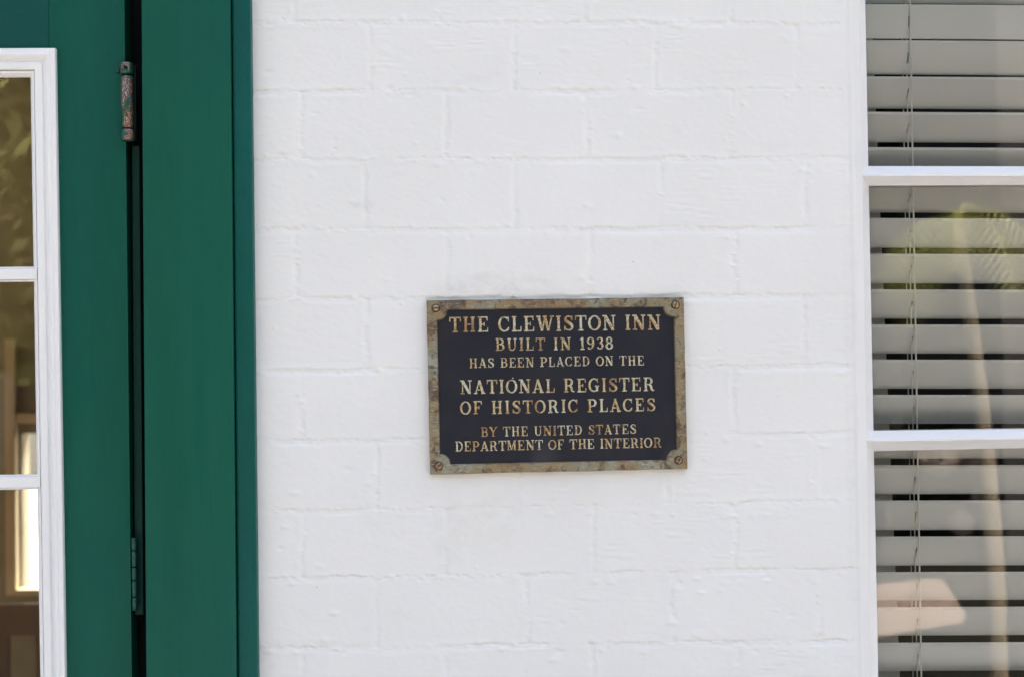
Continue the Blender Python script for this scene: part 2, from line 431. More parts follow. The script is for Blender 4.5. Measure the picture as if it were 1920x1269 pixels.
# wavy faces, tool marks, chips, paint runs
H += 0.00022 * fbm(PX / 34, PY / 26, 51, 3)
H += 0.00013 * fbm(PX / 8, PY / 6, 53, 3)
tool = hsh(rows, cols, 59) > 0.72
tw = np.clip(fbm(PX / 55, PY / 40, 61, 2) * 2.2 - 0.1, 0, 1)
H += np.where(tool, 1, 0.12) * tw * inner * 0.00055 * fbm(PX / 30, PY / 4.2, 63, 2)
for (bx, by, br, bz) in [(668, 380, 9, .0012), (1160, 255, 8, .0008), (1360, 965, 10, .0015), (1382, 690, 7, .0010),
                         (1510, 570, 7, .0010), (1362, 445, 8, .0011), (1505, 320, 8, .0013), (690, 905, 8, .0011),
                         (1310, 1190, 10, .0012), (600, 1060, 8, .0008), (1535, 1185, 9, .0011), (1350, 1105, 7, .0008),
                         (780, 268, 5, .0007), (1090, 560, 8, .0005), (1580, 650, 9, .0007), (1040, 930, 7, .0010)]:
    q = np.exp(-(((PX - bx) + 3 * fbm(PX / 6, PY / 6, 71)) / br) ** 2 - ((PY - by + 4 * fbm(PX / 9, PY / 5, 73)) / (br * 0.55)) ** 2)
    H += bz * q * (1 + 0.5 * fbm(PX / 5, PY / 4, 77))
for k in range(420):
    bx, by = random.uniform(485, 1600), random.uniform(-80, 1350)
    if random.random() < 0.6:
        L = random.choice(LINES); by = L[0] + random.uniform(-9, 9)
    elif random.random() < 0.5:
        rj = random.randrange(1, 11); bx = random.choice(JOINTS[rj]) + random.uniform(-8, 8); by = random.uniform(LINES[rj][0], LINES[rj + 1][0])
    br = random.uniform(1.8, 5.0); bz = random.choice([-1, 1, 1]) * random.uniform(.0004, .0014)
    i0, i1 = np.searchsorted(-PY[:, nx // 2], [-(by + 30), -(by - 30)])
    slc = slice(max(i0, 0), max(i1, 0))
    H[slc] += bz * np.exp(-((PX[slc] - bx) / (br * random.uniform(1, 2.4))) ** 2 - ((PY[slc] - by) / br) ** 2)
# bricks round over into a caulked strip at the window
ex = PX - (1586 + 23 * PY / 1269)
H = np.where(ex > -6, H * 0.6 - 0.0004 * np.exp(-((ex + 3 * fbm(PY / 15, PX * 0, 83)) / 2.5) ** 2) * (0.6 + 0.8 * vn(PY / 25, PX * 0, 85)), H)
H = H * (1 - sstep(1, 6, ex)) + sstep(1, 6, ex) * (0.00105 + 0.00022 * fbm(PX / 7, PY / 30, 81))
dzh, dxh = np.gradient(H, gz, gx)
Nn = np.stack([-dxh, -np.ones_like(H), -dzh], -1)     # surface y = -H
Nn /= np.linalg.norm(Nn, axis=-1, keepdims=True)
Vall = np.stack([X, -H, Z], -1).reshape(-1, 3); Nn = Nn.reshape(-1, 3)
# assign every cell to a brick or to the mortar
mort = (np.abs(dh) < 5) | (np.abs(dv) < 5)
key = np.where(mort, -1, rows * 100 + cols)
cpx = 0.25 * (PX[:-1, :-1] + PX[1:, :-1] + PX[:-1, 1:] + PX[1:, 1:]); cpy = 0.5 * (PY[:-1, :-1] + PY[1:, 1:])
ck = key[:-1, :-1]
ck = np.where((cpx < 471 + 14 * cpy / 1269 - 14), -9, ck)
e2 = cpx - (1586 + 23 * cpy / 1269)
ck = np.where((e2 > 3) & (e2 < 12), -1, ck)
ck = np.where(e2 >= 12, -9, ck)
idx = np.arange(nx * nz).reshape(nz, nx)
Q = np.stack([idx[:-1, :-1], idx[:-1, 1:], idx[1:, 1:], idx[1:, :-1]], -1).reshape(-1, 4)
ckf = ck.reshape(-1)
for k in np.unique(ckf):
    if k == -9: continue
    q = Q[ckf == k]
    if len(q) < 60: 
        continue
    used, inv = np.unique(q.reshape(-1), return_inverse=True)
    me = bpy.data.meshes.new('brick' if k >= 0 else 'mortar')
    me.vertices.add(len(used)); me.vertices.foreach_set('co', Vall[used].reshape(-1))
    me.loops.add(len(q) * 4); me.loops.foreach_set('vertex_index', inv.reshape(-1).astype(np.int32))
    me.polygons.add(len(q)); me.polygons.foreach_set('loop_start', np.arange(0, len(q) * 4, 4, dtype=np.int32))
    me.polygons.foreach_set('use_smooth', np.ones(len(q), bool))
    me.update(calc_edges=True); me.validate()
    me.normals_split_custom_set_from_vertices(Nn[used].tolist())
    finish('brick' if k >= 0 else 'mortar', me, M['brick'], wall)

# the rest of the wall face outside the picture: plain courses of the same brick, and the wall's body
WX0, WX1, WTOP = -4.0, 5.0, 3.7
door_l, door_r = -1.62, -0.365
win_l = unproj(1604, 634).x; win_r = 1.55; win_b, win_t = 0.62, 2.32
bmw = bmesh.new()
def course_piece(x0, x1, z0, z1):
    """bricks in running bond filling a rectangle"""
    r = 0; z = z0
    n = max(1, round((z1 - z0) / 0.0975)); hh = (z1 - z0) / n
    for i in range(n):
        zz = z0 + i * hh
        x = x0 - (0.1 if i % 2 else 0.0)
        while x < x1 - 0.01:
            a, b = max(x + 0.003, x0), min(x + 0.200, x1)
            if b - a > 0.015:
                add_box(bmw, a, b, -0.0005 + random.uniform(-.0004, .0004), 0.03, zz + 0.003, zz + hh - 0.003)
            x += 0.203
course_piece(WX0, door_l - 0.14, 0.0, 3.0)
course_piece(door_r + 0.01, brick_end(1.0) + 0.005, 0.0, ZA - 0.002)
course_piece(door_r + 0.01, brick_end(2.0) - 0.01, ZB + 0.002, 3.0)
course_piece(brick_end(2.0) - 0.01, win_r + 0.05, win_t + 0.02, 3.0)
course_piece(brick_end(1.0) + 0.01, win_r + 0.05, 0.0, win_b - 0.02)
course_piece(win_r + 0.05, WX1, 0.0, 3.0)
from_bm('outer_bricks', bmw, M['brick'], wall, kind='stuff')
bm = bmesh.new()
yb0, yb1 = 0.004, 0.20
for (x0, x1, z0, z1) in [(WX0, door_l - 0.06, 0, WTOP), (door_l - 0.06, door_r - 0.05, 2.18, WTOP), (door_r - 0.05, win_l + 0.012, 0, WTOP),
                         (win_l + 0.012, win_r, 0, win_b), (win_l + 0.012, win_r, win_t, WTOP), (win_r, WX1, 0, WTOP)]:
    add_box(bm, x0, x1, yb0, yb1, z0, z1)
from_bm('wall_core', bm, M['brick'], wall)

# ------------------------------------------------------------------ the door frame (green casing)
ztop, zbot = 2.12, 0.0
frame = thing('door_frame', 'dark green wooden casing standing between the white brick wall and the door', 'door frame', (casing_out(0), 0, 0))
c_l = vline(265, 274, -0.026); c_r = vline(431, 443, -0.026)
b_l = vline(433, 446, -0.016)
bm = bmesh.new(); add_slab(bm, c_l, c_r, -0.026, 0.09, zbot, ztop)
from_bm('casing', bm, M['green_c'], frame, bevel=0.0016, seg=3)
b_r = casing_out
bm = bmesh.new(); add_slab(bm, lambda z: c_r(z) + 0.0012, b_r, -0.018, 0.05, zbot, ztop + 0.03)
from_bm('outer_band', bm, M['green_b'], frame, bevel=0.0030, seg=3)
# top and far side of the frame (outside the picture)
bm = bmesh.new(); add_box(bm, door_l - 0.15, c_r(ztop), -0.026, 0.09, ztop + 0.001, ztop + 0.14)
from_bm('head_casing', bm, M['green_c'], frame, bevel=0.0016)
bm = bmesh.new(); add_box(bm, door_l - 0.15, door_l - 0.01, -0.026, 0.09, 0, ztop)
from_bm('side_casing', bm, M['green_c'], frame, bevel=0.0016)
# rebate of the jamb: jamb strip and black backing, the recess shade put into their colours
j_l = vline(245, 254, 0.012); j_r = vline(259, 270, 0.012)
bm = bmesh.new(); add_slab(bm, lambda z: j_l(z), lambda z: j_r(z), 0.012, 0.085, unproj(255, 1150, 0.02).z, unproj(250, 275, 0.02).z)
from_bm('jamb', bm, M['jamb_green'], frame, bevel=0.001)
bm = bmesh.new(); add_slab(bm, lambda z: c_l(z) - 0.05, lambda z: c_l(z) - 0.0005, 0.062, 0.09, zbot, ztop)
from_bm('gap_shade_strip', bm, M['shade_black'], frame)  # black backing put in for the darkness of the gap

# ------------------------------------------------------------------ the door
door = thing('front_door', 'dark green door with white trimmed glass panes and rusty hinges', 'door', (-0.56, 0, 0))
st_r = vline(233, 247, 0.0)
rail_px = unproj(92, 40, 0.0).x
tr_tr = unproj(103, 90, -0.010); tr_br = unproj(122, 1269, -0.010)
kx = (tr_tr.x - tr_br.x) / (tr_tr.z - tr_br.z)
trx = lambda z: tr_br.x + kx * (z - tr_br.z)
TZT = tr_tr.z; TZB = 0.30; DL = -1.58; TXL = DL + 0.13
g_in = 0.040
bm = bmesh.new(); add_slab(bm, lambda z: min(rail_px, trx(z) - 0.03) if z > TZT else trx(z) - 0.012, st_r, 0.0, 0.044, 0.005, TZT - 0.0)
add_hexa(bm, [(rail_px, 0.0, TZT), (st_r(TZT), 0.0, TZT), (st_r(2.10), 0, 2.10), (rail_px, 0, 2.10),
              (rail_px, 0.044, TZT), (st_r(TZT), 0.044, TZT), (st_r(2.10), 0.044, 2.10), (rail_px, 0.044, 2.10)])
from_bm('stile', bm, M['green_v'], door)
bm = bmesh.new(); add_box(bm, DL, rail_px - 0.0006, 0.0012, 0.044, TZT - 0.02, 2.10)
from_bm('top_rail', bm, M['green_h'], door, bevel=0.0006)
bm = bmesh.new(); add_box(bm, DL, trx(0.3) - 0.013, 0.0012, 0.044, 0.005, TZB + 0.02)
from_bm('bottom_rail', bm, M['green_h'], door, bevel=0.0006)
bm = bmesh.new(); add_box(bm, DL, TXL + 0.012, 0.0, 0.044, TZB + 0.0205, TZT - 0.0205)
from_bm('stile', bm, M['green_v'], door, bevel=0.0006)

def sweep_frame(bm, TL, TR, BR, BL, prof):
    """mitred moulding: prof = (inset in metres, y) from the outer edge inwards"""
    loops = []
    sgn = ((1, -1), (-1, -1), (-1, 1), (1, 1))
    for d, y in prof:
        loops.append([bm.verts.new((c[0] + sx * d, y, c[1] + sz * d)) for c, (sx, sz) in zip((TL, TR, BR, BL), sgn)])
    for a, b in zip(loops[:-1], loops[1:]):
        for i in range(4):
            j = (i + 1) % 4
            bm.faces.new((a[i], a[j], b[j], b[i]))
u = 0.00075
prof = [(0, 0.001), (0.0, -0.0085), (1.2 * u, -0.010), (8 * u, -0.0102), (9.5 * u, -0.0118), (12 * u, -0.0126), (15 * u, -0.0122),
        (19 * u, -0.0095), (22 * u, -0.0062), (24 * u, -0.0055), (25 * u, -0.0072), (27 * u, -0.0084), (37 * u, -0.0084), (38.5 * u, -0.0078),
        (39.5 * u, -0.0055), (40.0 * u, -0.0008), (40.6 * u, -0.0008), (41.2 * u, -0.0040), (45 * u, -0.0030), (50 * u, 0.0030), (50 * u, 0.010)]
bm = bmesh.new()
sweep_frame(bm, (TXL, TZT), (trx(TZT), TZT), (trx(TZB), TZB), (TXL, TZB), prof)
from_bm('glazing_trim', bm, M['white_door'], door)
# panes and the bars between them
ys = [140, 514, 903]
def zdoor(py): return unproj(60, py, -0.003).z
pitch = zdoor(514) - zdoor(903)
bar_z = [zdoor(514) - pitch * i for i in range(5)]
bar_z = [z for z in bar_z if z > TZB + 0.1]
gx_l = TXL + 50 * u
colw = 0.0
for z in bar_z:
    bm = bmesh.new()
    xr = trx(z) - 41 * u
    h2 = 13.5 * u
    ring = [(-h2, 0.006), (-h2, -0.0020), (-h2 + 2.6 * u, -0.0026), (-h2 + 2.8 * u, -0.0008), (-h2 + 3.5 * u, -0.0052), (-h2 + 4.5 * u, -0.0058),
            (h2 - 4.5 * u, -0.0058), (h2 - 3.5 * u, -0.0052), (h2 - 2.8 * u, -0.0008), (h2 - 2.4 * u, -0.0026), (h2, -0.0020), (h2, 0.006)]
    A = [bm.verts.new((gx_l - 9 * u, y, z - dz_)) for dz_, y in [(-a_, b_) for a_, b_ in ring]]
    B = [bm.verts.new((xr, v_.co.y, v_.co.z)) for v_ in A]
    for i in range(len(A)):
        j = (i + 1) % len(A); bm.faces.new((A[i], A[j], B[j], B[i]))
    bm.faces.new(A); bm.faces.new(B[::-1])
    from_bm('glazing_bar', bm, M['white_door'], door)
vx = gx_l + (unproj(55, 300).x - gx_l) * 0.5
edges_z = [TZT - 50 * u + 0.002] + bar_z + [TZB + 50 * u - 0.002]
for i in range(len(edges_z) - 1):
    zt, zb = edges_z[i], edges_z[i + 1]
    zt -= 0 if i == 0 else 12 * u; zb += 0 if i == len(edges_z) - 2 else 12 * u
    bm = bmesh.new(); add_box(bm, vx - 0.010, vx + 0.010, -0.0055, 0.006, zb, zt)
    from_bm('glazing_bar', bm, M['white_door'], door, bevel=0.001)
    for (a, b) in ((gx_l - 0.004, vx - 0.001), (vx + 0.001, trx(zt) - 50 * u + 0.004)):
        bm = bmesh.new(); add_quad_verts = [bm.verts.new(c) for c in ((a, 0.0065, zb - 0.002), (b, 0.0065, zb - 0.002), (b, 0.0065, zt + 0.002), (a, 0.0065, zt + 0.002))]
        bm.faces.new(add_quad_verts)
        from_bm('pane', bm, M['door_glass'], door)

# hinges: a fat rusted barrel above, a thin five knuckle one below
def lathe(bm, cx, cy, rings, n=28):
    prev = None
    for (z, r) in rings:
        cur = [bm.verts.new((cx + r * math.cos(2 * math.pi * i / n), cy + r * math.sin(2 * math.pi * i / n), z)) for i in range(n)]
        if prev:
            for i in range(n):
                bm.faces.new((prev[i], prev[(i + 1) % n], cur[(i + 1) % n], cur[i]))
        else: bm.faces.new(cur[::-1])
        prev = cur
    bm.faces.new(prev)
HY = -0.010
def hz(py, px=238): return unproj(px, py, HY).z
hx_t = unproj(237.5, 120, HY).x; hx_b = unproj(239.5, 262, HY).x
hinge = from_bm('hinge', (lambda b: (add_box(b, hx_t - 0.002, hx_t + 0.0115, -0.006, 0.004, hz(262), hz(122)), b)[1])(bmesh.new()),
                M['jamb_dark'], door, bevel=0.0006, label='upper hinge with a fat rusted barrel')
def hx(z): return hx_b + (hx_t - hx_b) * (z - hz(262)) / (hz(120) - hz(262))
def barrel(name, pa, pb, r, mat_, lip=0.0012, eye=False):
    za, zb = hz(pa), hz(pb); xm = hx((za + zb) / 2)
    bm = bmesh.new()
    lathe(bm, xm, HY, [(zb, r - lip), (zb + lip, r), (za - lip, r), (za, r - lip)])
    return from_bm(name, bm, mat_, hinge, smooth=True)
barrel('knuckle', 143, 241, 0.0082, M['rust'])
barrel('knuckle', 243.5, 265, 0.0094, M['rust_cap'])
cap = barrel('cap', 118, 140.5, 0.0092, M['rust_cap'], 0.0018)
bm = bmesh.new()
e = Vector((hx(hz(129)) + 0.0005, HY - 0.0090, hz(129)))
add_tube(bm, e, e + Vector((0, -0.0012, 0)), 0.0030, 0.0026, 14)
from_bm('pin_hole_shade', bm, M['shade_black'], hinge)  # black disc painted as the shade inside the hole
bm = bmesh.new(); e = unproj(221, 134, -0.004)
bmesh.ops.create_uvsphere(bm, u_segments=10, v_segments=8, radius=0.0026, matrix=Matrix.Translation(e))
from_bm('pin_tip', bm, M['green_metal'], hinge, smooth=True)
HY2 = -0.0035
bm = bmesh.new(); a = unproj(255, 1010, 0.012); b = unproj(262, 1140, 0.012)
add_box(bm, a.x - 0.010, a.x - 0.001, 0.010, 0.013, b.z, a.z)
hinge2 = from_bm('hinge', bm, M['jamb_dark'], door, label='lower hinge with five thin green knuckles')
kn = [(1008, 1031.5), (1033, 1062), (1064, 1087), (1089, 1118), (1120, 1141), (1141.8, 1144)]
for i, (pa, pb) in enumerate(kn):
    q0, q1 = unproj(250.5 + (pa - 1008) * .012, pa, HY2), unproj(250.5 + (pb - 1008) * .012, pb, HY2)
    bm = bmesh.new(); rr_ = 0.0038 if i < 5 else 0.0041
    lathe(bm, (q0.x + q1.x) / 2, HY2 + 0.003, [(q1.z, rr_ - .0005), (q1.z + .0005, rr_), (q0.z - .0005, rr_), (q0.z, rr_ - .0005)], 18)
    from_bm('knuckle', bm, M['green_metal'], hinge2, smooth=True)

# ------------------------------------------------------------------ the window
window = thing('window', 'white window with three tall panes at the right of the brick wall', 'window', (win_l + 0.5, 0, win_b))
YF = -0.0010
f_out = vline(1597, 1619, YF)
rid = vline(1612, 1632.5, YF)                # ridge line of the left glazing bevel
gls = vline(1622, 1646.5, YG)                # edge of the glass
# flat frame strip left of the glazing, plus head, foot and far side out of view
bm = bmesh.new(); add_slab(bm, lambda z: brick_end(z) + 0.0080, rid, YF, 0.10, win_b - 0.05, win_t + 0.05)
from_bm('frame', bm, M['flat_white'], window, bevel=0.0003, seg=2)
RW = win_r
bm = bmesh.new(); add_box(bm, RW, RW + 0.06, YF, 0.10, win_b - 0.05, win_t + 0.05)
from_bm('frame', bm, M['flat_white'], window, bevel=0.001)
bm = bmesh.new(); add_box(bm, rid(2.3) - 0.0, RW, YF, 0.10, win_t, win_t + 0.05)
from_bm('frame', bm, M['flat_white'], window, bevel=0.001)
bm = bmesh.new(); add_box(bm, rid(0.62) - 0.02, RW, -0.02, 0.10, win_b - 0.05, win_b)
from_bm('sill', bm, M['flat_white'], window, bevel=0.002)

# ridge lines of the bars: (y at x=1617, y at x=1920); top and bottom edge of the ridge flat
def zl(x, ya, yb, Y):
    """height of a near level line at world x"""
    p, q = unproj(1617, ya, Y), unproj(1920, yb, Y)
    return p.z + (q.z - p.z) * (x - p.x) / (q.x - p.x)
bars = [  # glass edge above, ridge top, ridge bottom, glass edge below
    ((312, 312.5), (327, 326.5), (331, 331), (349, 347.5)),
    ((807, 803), (823.5, 819), (827.5, 823), (845, 839.5))]
pit = zl(rid(1.7), *bars[0][1], YF) - zl(rid(1.4), *bars[1][1], YF)
def bar_levels(k):
    """levels of bar k (0,1 are in view; -1 and 2 continue the spacing) as functions of x"""
    if k in (0, 1):
        b_ = bars[k]
        return (lambda x: zl(x, *b_[0], YG), lambda x: zl(x, *b_[1], YF), lambda x: zl(x, *b_[2], YF), lambda x: zl(x, *b_[3], YG))
    b_ = bars[0] if k < 0 else bars[1]; off = pit * (-k if k < 0 else -(k - 1))
    return tuple((lambda x, s=s, Y=Y: zl(x, *s, Y) + off) for s, Y in zip(b_, (YG, YF, YF, YG)))
lv = {k: bar_levels(k) for k in (-1, 0, 1, 2, 3)}
xr_ = RW
for k in (-1, 0, 1, 2):
    # flat nose of the bar
    g0, r0_, r1_, g1 = lv[k]
    bm = bmesh.new()
    A = [(rid(r0_(0.5)), r0_), (xr_, r0_), (xr_, r1_), (rid(r1_(0.5)), r1_)]
    add_hexa(bm, [(x, YF - 0.0016, f(x)) for x, f in A] + [(x, 0.05, f(x)) for x, f in A])
    from_bm('glazing_bar', bm, M['white'], window, bevel=0.0005)
for k in (-1, 0, 1, 2):
    top, bot = lv[k], lv[k + 1]
    # pane k lies between bar k (above) and bar k+1 (below)
    rt, gt = top[2], top[3]; gb, rb = bot[0], bot[1]
    if k == 2: continue
    bm = bmesh.new()
    xl_r = lambda f: rid(f(0.5)); xl_g = lambda f: gls(f(0.5))
    xrr, xrg = xr_, xr_ - 0.012
    R_ = [(xl_r(rt), YF, rt(xl_r(rt)) ), (xrr, YF, rt(xrr)), (xrr, YF, rb(xrr)), (xl_r(rb), YF, rb(xl_r(rb)))]
    G_ = [(xl_g(gt), YG - 0.001, gt(xl_g(gt))), (xrg, YG - 0.001, gt(xrg)), (xrg, YG - 0.001, gb(xrg)), (xl_g(gb), YG - 0.001, gb(xl_g(gb)))]
    B_ = [(p_[0], 0.045, p_[2]) for p_ in G_]
    Lr, Lg, Lb = [[bm.verts.new(p_) for p_ in P] for P in (R_, G_, B_)]
    for i in range(4):
        j = (i + 1) % 4
        bm.faces.new((Lr[i], Lr[j], Lg[j], Lg[i])); bm.faces.new((Lg[i], Lg[j], Lb[j], Lb[i]))
    bmesh.ops.bevel(bm, geom=[e_ for e_ in bm.edges if e_.verts[0] in Lg and e_.verts[1] in Lg], offset=0.0006, segments=2, affect='EDGES')
    bead = from_bm('glazing_bead', bm, M['white'], window)
    bm = bmesh.new()
    vs = [bm.verts.new((p_[0] + sx * 0.004, YG, p_[2] + sz * 0.004)) for p_, sx, sz in zip(G_, (-1, 1, 1, -1), (1, 1, -1, -1))]
    bm.faces.new(vs[::-1])
    from_bm('pane', bm, M['glass'], window)
# inner reveal seen past the ends of the slats
rv = vline(1630, 1684, 0.135)
bm = bmesh.new(); add_slab(bm, lambda z: rv(z) - 0.10, rv, 0.125, 0.20, win_b, win_t)
from_bm('inner_jamb', bm, M['inner'], window, bevel=0.001)

# ------------------------------------------------------------------ the blind
blind = thing('venetian_blind', 'off white slatted venetian blind hanging closed behind the window panes', 'blind', (0.9, 0.08, win_b))
YB = 0.070
tops = [-194, -127, -60, 6.6, 74.5, 143, 209.6, 276, 342.5, 409, 476, 543, 608.7, 674, 740, 806, 872, 938.4, 1006, 1073, 1138.7, 1205.6, 1272, 1338, 1404]
gaps = {-194: 1, -127: 1, -60: 1, 6.6: 1.2, 74.5: 1.5, 143: 4, 209.6: 7.5, 276: 9, 342.5: 9.5, 409: 10.5, 476: 11, 543: 11.5, 608.7: 11.5, 674: 11.5,
        740: 11.5, 806: 12, 872: 12.5, 938.4: 12, 1006: 12, 1073: 12.5, 1138.7: 13, 1205.6: 13.5, 1272: 14, 1338: 14, 1404: 14}
SW, ST = 0.0508, 0.0048
cx0, cx1 = unproj(1706, 0, YB - 0.002), unproj(1727.5, 1269, YB - 0.002)
def cordx(z): return cx1.x + (cx0.x - cx1.x) * (z - cx1.z) / (cx0.z - cx1.z)
def tilt_for(py, py_next, gap):
    top = unproj(1760, py, YB); best = (1e9, 0.3)
    for i in range(120):
        a = 0.02 + i * 0.008
        q = (top.x, YB + SW * math.sin(a), top.z - SW * math.cos(a))
        gpx = py_next - proj(q)[1]
        if abs(gpx - gap) < best[0]: best = (abs(gpx - gap), a)
    return best[1]
slx0, slx1 = gls(1.5) - 0.030, RW - 0.01
for i, py in enumerate(tops):
    nxt = tops[i + 1] if i + 1 < len(tops) else py + 66
    g = gaps[nxt] if nxt in gaps else 14
    a = tilt_for(py, nxt, g + (3.0 if nxt > 250 else 1.0)) + random.uniform(-.006, .006)
    dy_r = 2.5 - 4.2 * py / 1269.0
    zL = unproj(1620, py, YB).z; zR = unproj(1920, py + dy_r, YB).z
    xL, xR = unproj(1620, py, YB).x, unproj(1920, py + dy_r, YB).x
    ks = (zR - zL) / (xR - xL)
    sa, ca_ = math.sin(a), math.cos(a)
    zL -= ST * sa * 0.85
    nrm = (0, -ca_, -sa)          # the face turned to the street and a little down
    def P(x, s, f):               # s along the slat's width from its upper edge, f: 0 front 1 back
        crown = 0.0008 * (1 - ((s - SW / 2) / (SW / 2)) ** 2)
        y = YB + s * sa + nrm[1] * crown + (-nrm[1]) * ST * f
        z = zL + (x - xL) * ks - s * ca_ + nrm[2] * crown + (-nrm[2]) * ST * f
        return (x, y, z)
    cxm = cordx(zL - SW / 2)
    hw = 0.0012
    cuts = sorted({slx0, cxm - hw, cxm + hw, cxm + 0.52 - hw, cxm + 0.52 + hw, slx1})
    ss = [0, 0.0016, 0.010, 0.017, 0.0335, 0.042, SW - 0.0006, SW]
    holes = {(1, 3), (3, 3)}
    bm = bmesh.new()
    V = {}
    def vert(ix, js, f):
        k_ = (ix, js, f)
        if k_ not in V:
            fo = 0.0                                                                 # rounded upper lip, eased lower edge
            if js == 0: fo = 0.72 if f == 0 else -0.05
            elif js == len(ss) - 1: fo = 0.12 if f == 0 else -0.12
            V[k_] = bm.verts.new(P(cuts[ix], ss[js], f + fo))
        return V[k_]
    nxc, nsc = len(cuts) - 1, len(ss) - 1
    for ix in range(nxc):
        for js in range(nsc):
            if (ix, js) in holes:
                for (p0, p1) in (((ix, js), (ix + 1, js)), ((ix + 1, js), (ix + 1, js + 1)), ((ix + 1, js + 1), (ix, js + 1)), ((ix, js + 1), (ix, js))):
                    bm.faces.new((vert(*p0, 0), vert(*p1, 0), vert(*p1, 1), vert(*p0, 1)))
                continue
            bm.faces.new((vert(ix, js, 0), vert(ix + 1, js, 0), vert(ix + 1, js + 1, 0), vert(ix, js + 1, 0)))
            bm.faces.new((vert(ix, js, 1), vert(ix, js + 1, 1), vert(ix + 1, js + 1, 1), vert(ix + 1, js, 1)))
    for ix in range(nxc):
        bm.faces.new((vert(ix, 0, 0), vert(ix, 0, 1), vert(ix + 1, 0, 1), vert(ix + 1, 0, 0)))
        bm.faces.new((vert(ix, nsc, 0), vert(ix + 1, nsc, 0), vert(ix + 1, nsc, 1), vert(ix, nsc, 1)))
    for js in range(nsc):
        bm.faces.new((vert(0, js, 0), vert(0, js + 1, 0), vert(0, js + 1, 1), vert(0, js, 1)))
        bm.faces.new((vert(nxc, js, 0), vert(nxc, js, 1), vert(nxc, js + 1, 1), vert(nxc, js + 1, 0)))
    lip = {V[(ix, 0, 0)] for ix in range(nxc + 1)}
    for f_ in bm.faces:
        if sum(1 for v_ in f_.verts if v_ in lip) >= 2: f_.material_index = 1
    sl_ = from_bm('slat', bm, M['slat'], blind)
    sl_.data.materials.append(M['slat_glint'])
zt_, zb_ = unproj(1710, -200, YB).z, unproj(1730, 1440, YB).z
for dx in (0, 0.52):
    for (yy, r_, off) in ((YB - 0.0024, 0.00125, 0.0), (YB + 0.017, 0.00090, 0.0), (YB + 0.033, 0.00075, -0.001)):
        bm = bmesh.new()
        add_tube(bm, (cordx(zb_) + dx + off, yy, zb_), (cordx(zt_) + dx + off, yy, zt_), r_, n=8)
        from_bm('cord', bm, M['cord'], blind, smooth=True)
bm = bmesh.new(); add_box(bm, slx0, slx1, YB - 0.005, YB + 0.045, zt_ + 0.005, zt_ + 0.05)
from_bm('head_rail', bm, M['slat'], blind, bevel=0.001)
bm = bmesh.new(); add_box(bm, slx0, slx1, YB - 0.002, YB + 0.045, zb_ - 0.03, zb_ - 0.012)
from_bm('bottom_rail', bm, M['slat'], blind, bevel=0.002)

# ------------------------------------------------------------------ the plaque
YP = -0.0095                   # front of the border
cTL, cTR, cBR, cBL = [unproj(a, b, YP) for a, b in ((799.5, 563.5), (1282, 557.5), (1289, 878.5), (806.5, 889))]
plaque = thing('plaque', 'dark cast metal plaque with raised gold lettering and four corner screws on the brick wall', 'plaque', tuple((cTL + cBR) / 2))
def PL(s, t_, y=YP):
    """point on the plaque, s and t in pixels of the photograph from its upper left corner"""
    s_, q_ = s / 482.5, t_ / 323.5
    p = cTL * (1 - s_) * (1 - q_) + cTR * s_ * (1 - q_) + cBR * s_ * q_ + cBL * (1 - s_) * q_
    return Vector((p.x, y, p.z))
PW, PH = 482.5, 323.5
def border_loop(ins, R, w=18, wt=17):
    """inner edge of the border: straight runs with quarter rounds biting into the field"""
    x0, x1, y0, y1 = w + ins, PW - w - ins, wt + ins, PH - wt - ins
    pts = []
    for (cx_, cy_, a0) in ((x0, y0, 90), (x1, y0, 180), (x1, y1, 270), (x0, y1, 0)):
        for i in range(9):
            a_ = math.radians(a0 - i * 90 / 8.0)
            pts.append((cx_ + (R + ins * 0.3) * math.cos(a_), cy_ + (R + ins * 0.3) * math.sin(a_)))
    return pts
# TL corner arc must run from (x0, y0+R) to (x0+R, y0): angles 90 -> 0 ; TR: 180 -> 90 and so on
loop0 = border_loop(0, 19); loop1 = border_loop(1.6, 19)
bm = bmesh.new()
jag = random.Random(3)
outer = []
for (a, b) in (((0, 0), (PW, 0)), ((PW, 0), (PW, PH)), ((PW, PH), (0, PH)), ((0, PH), (0, 0))):
    n = 14
    for i in range(n):
        f = i / n
        k = 0 if i == 0 else 1
        outer.append((a[0] + (b[0] - a[0]) * f + k * jag.uniform(-.5, .5), a[1] + (b[1] - a[1]) * f + k * jag.uniform(-.5, .5)))
vo_ = [bm.verts.new(PL(*p_)) for p_ in outer]
vi_ = [bm.verts.new(PL(*p_)) for p_ in loop0]
es = [bm.edges.new((vo_[i], vo_[(i + 1) % len(vo_)])) for i in range(len(vo_))] + [bm.edges.new((vi_[i], vi_[(i + 1) % len(vi_)])) for i in range(len(vi_))]
bmesh.ops.triangle_fill(bm, use_beauty=True, edges=es)
vob = [bm.verts.new((v_.co.x, 0.002, v_.co.z)) for v_ in vo_]
vib = [bm.verts.new(PL(*p_, -0.0048)) for p_ in loop1]
for L0, L1 in ((vo_, vob), (vi_, vib)):
    for i in range(len(L0)):
        j = (i + 1) % len(L0); bm.faces.new((L0[i], L0[j], L1[j], L1[i]))
bmesh.ops.recalc_face_normals(bm, faces=bm.faces)
rim = [e_ for e_ in bm.edges if len(e_.link_faces) == 2 and e_.calc_face_angle(0) > 0.5 and all(abs(v_.co.y - YP) < 1e-5 for v_ in e_.verts)]
bmesh.ops.bevel(bm, geom=rim, offset=0.0007, segments=2, affect='EDGES')
from_bm('border', bm, M['bronze'], plaque)
YFLD = -0.0055
bm = bmesh.new()
fq = [PL(4, 4, YFLD), PL(PW - 4, 4, YFLD), PL(PW - 4, PH - 4, YFLD), PL(4, PH - 4, YFLD)]
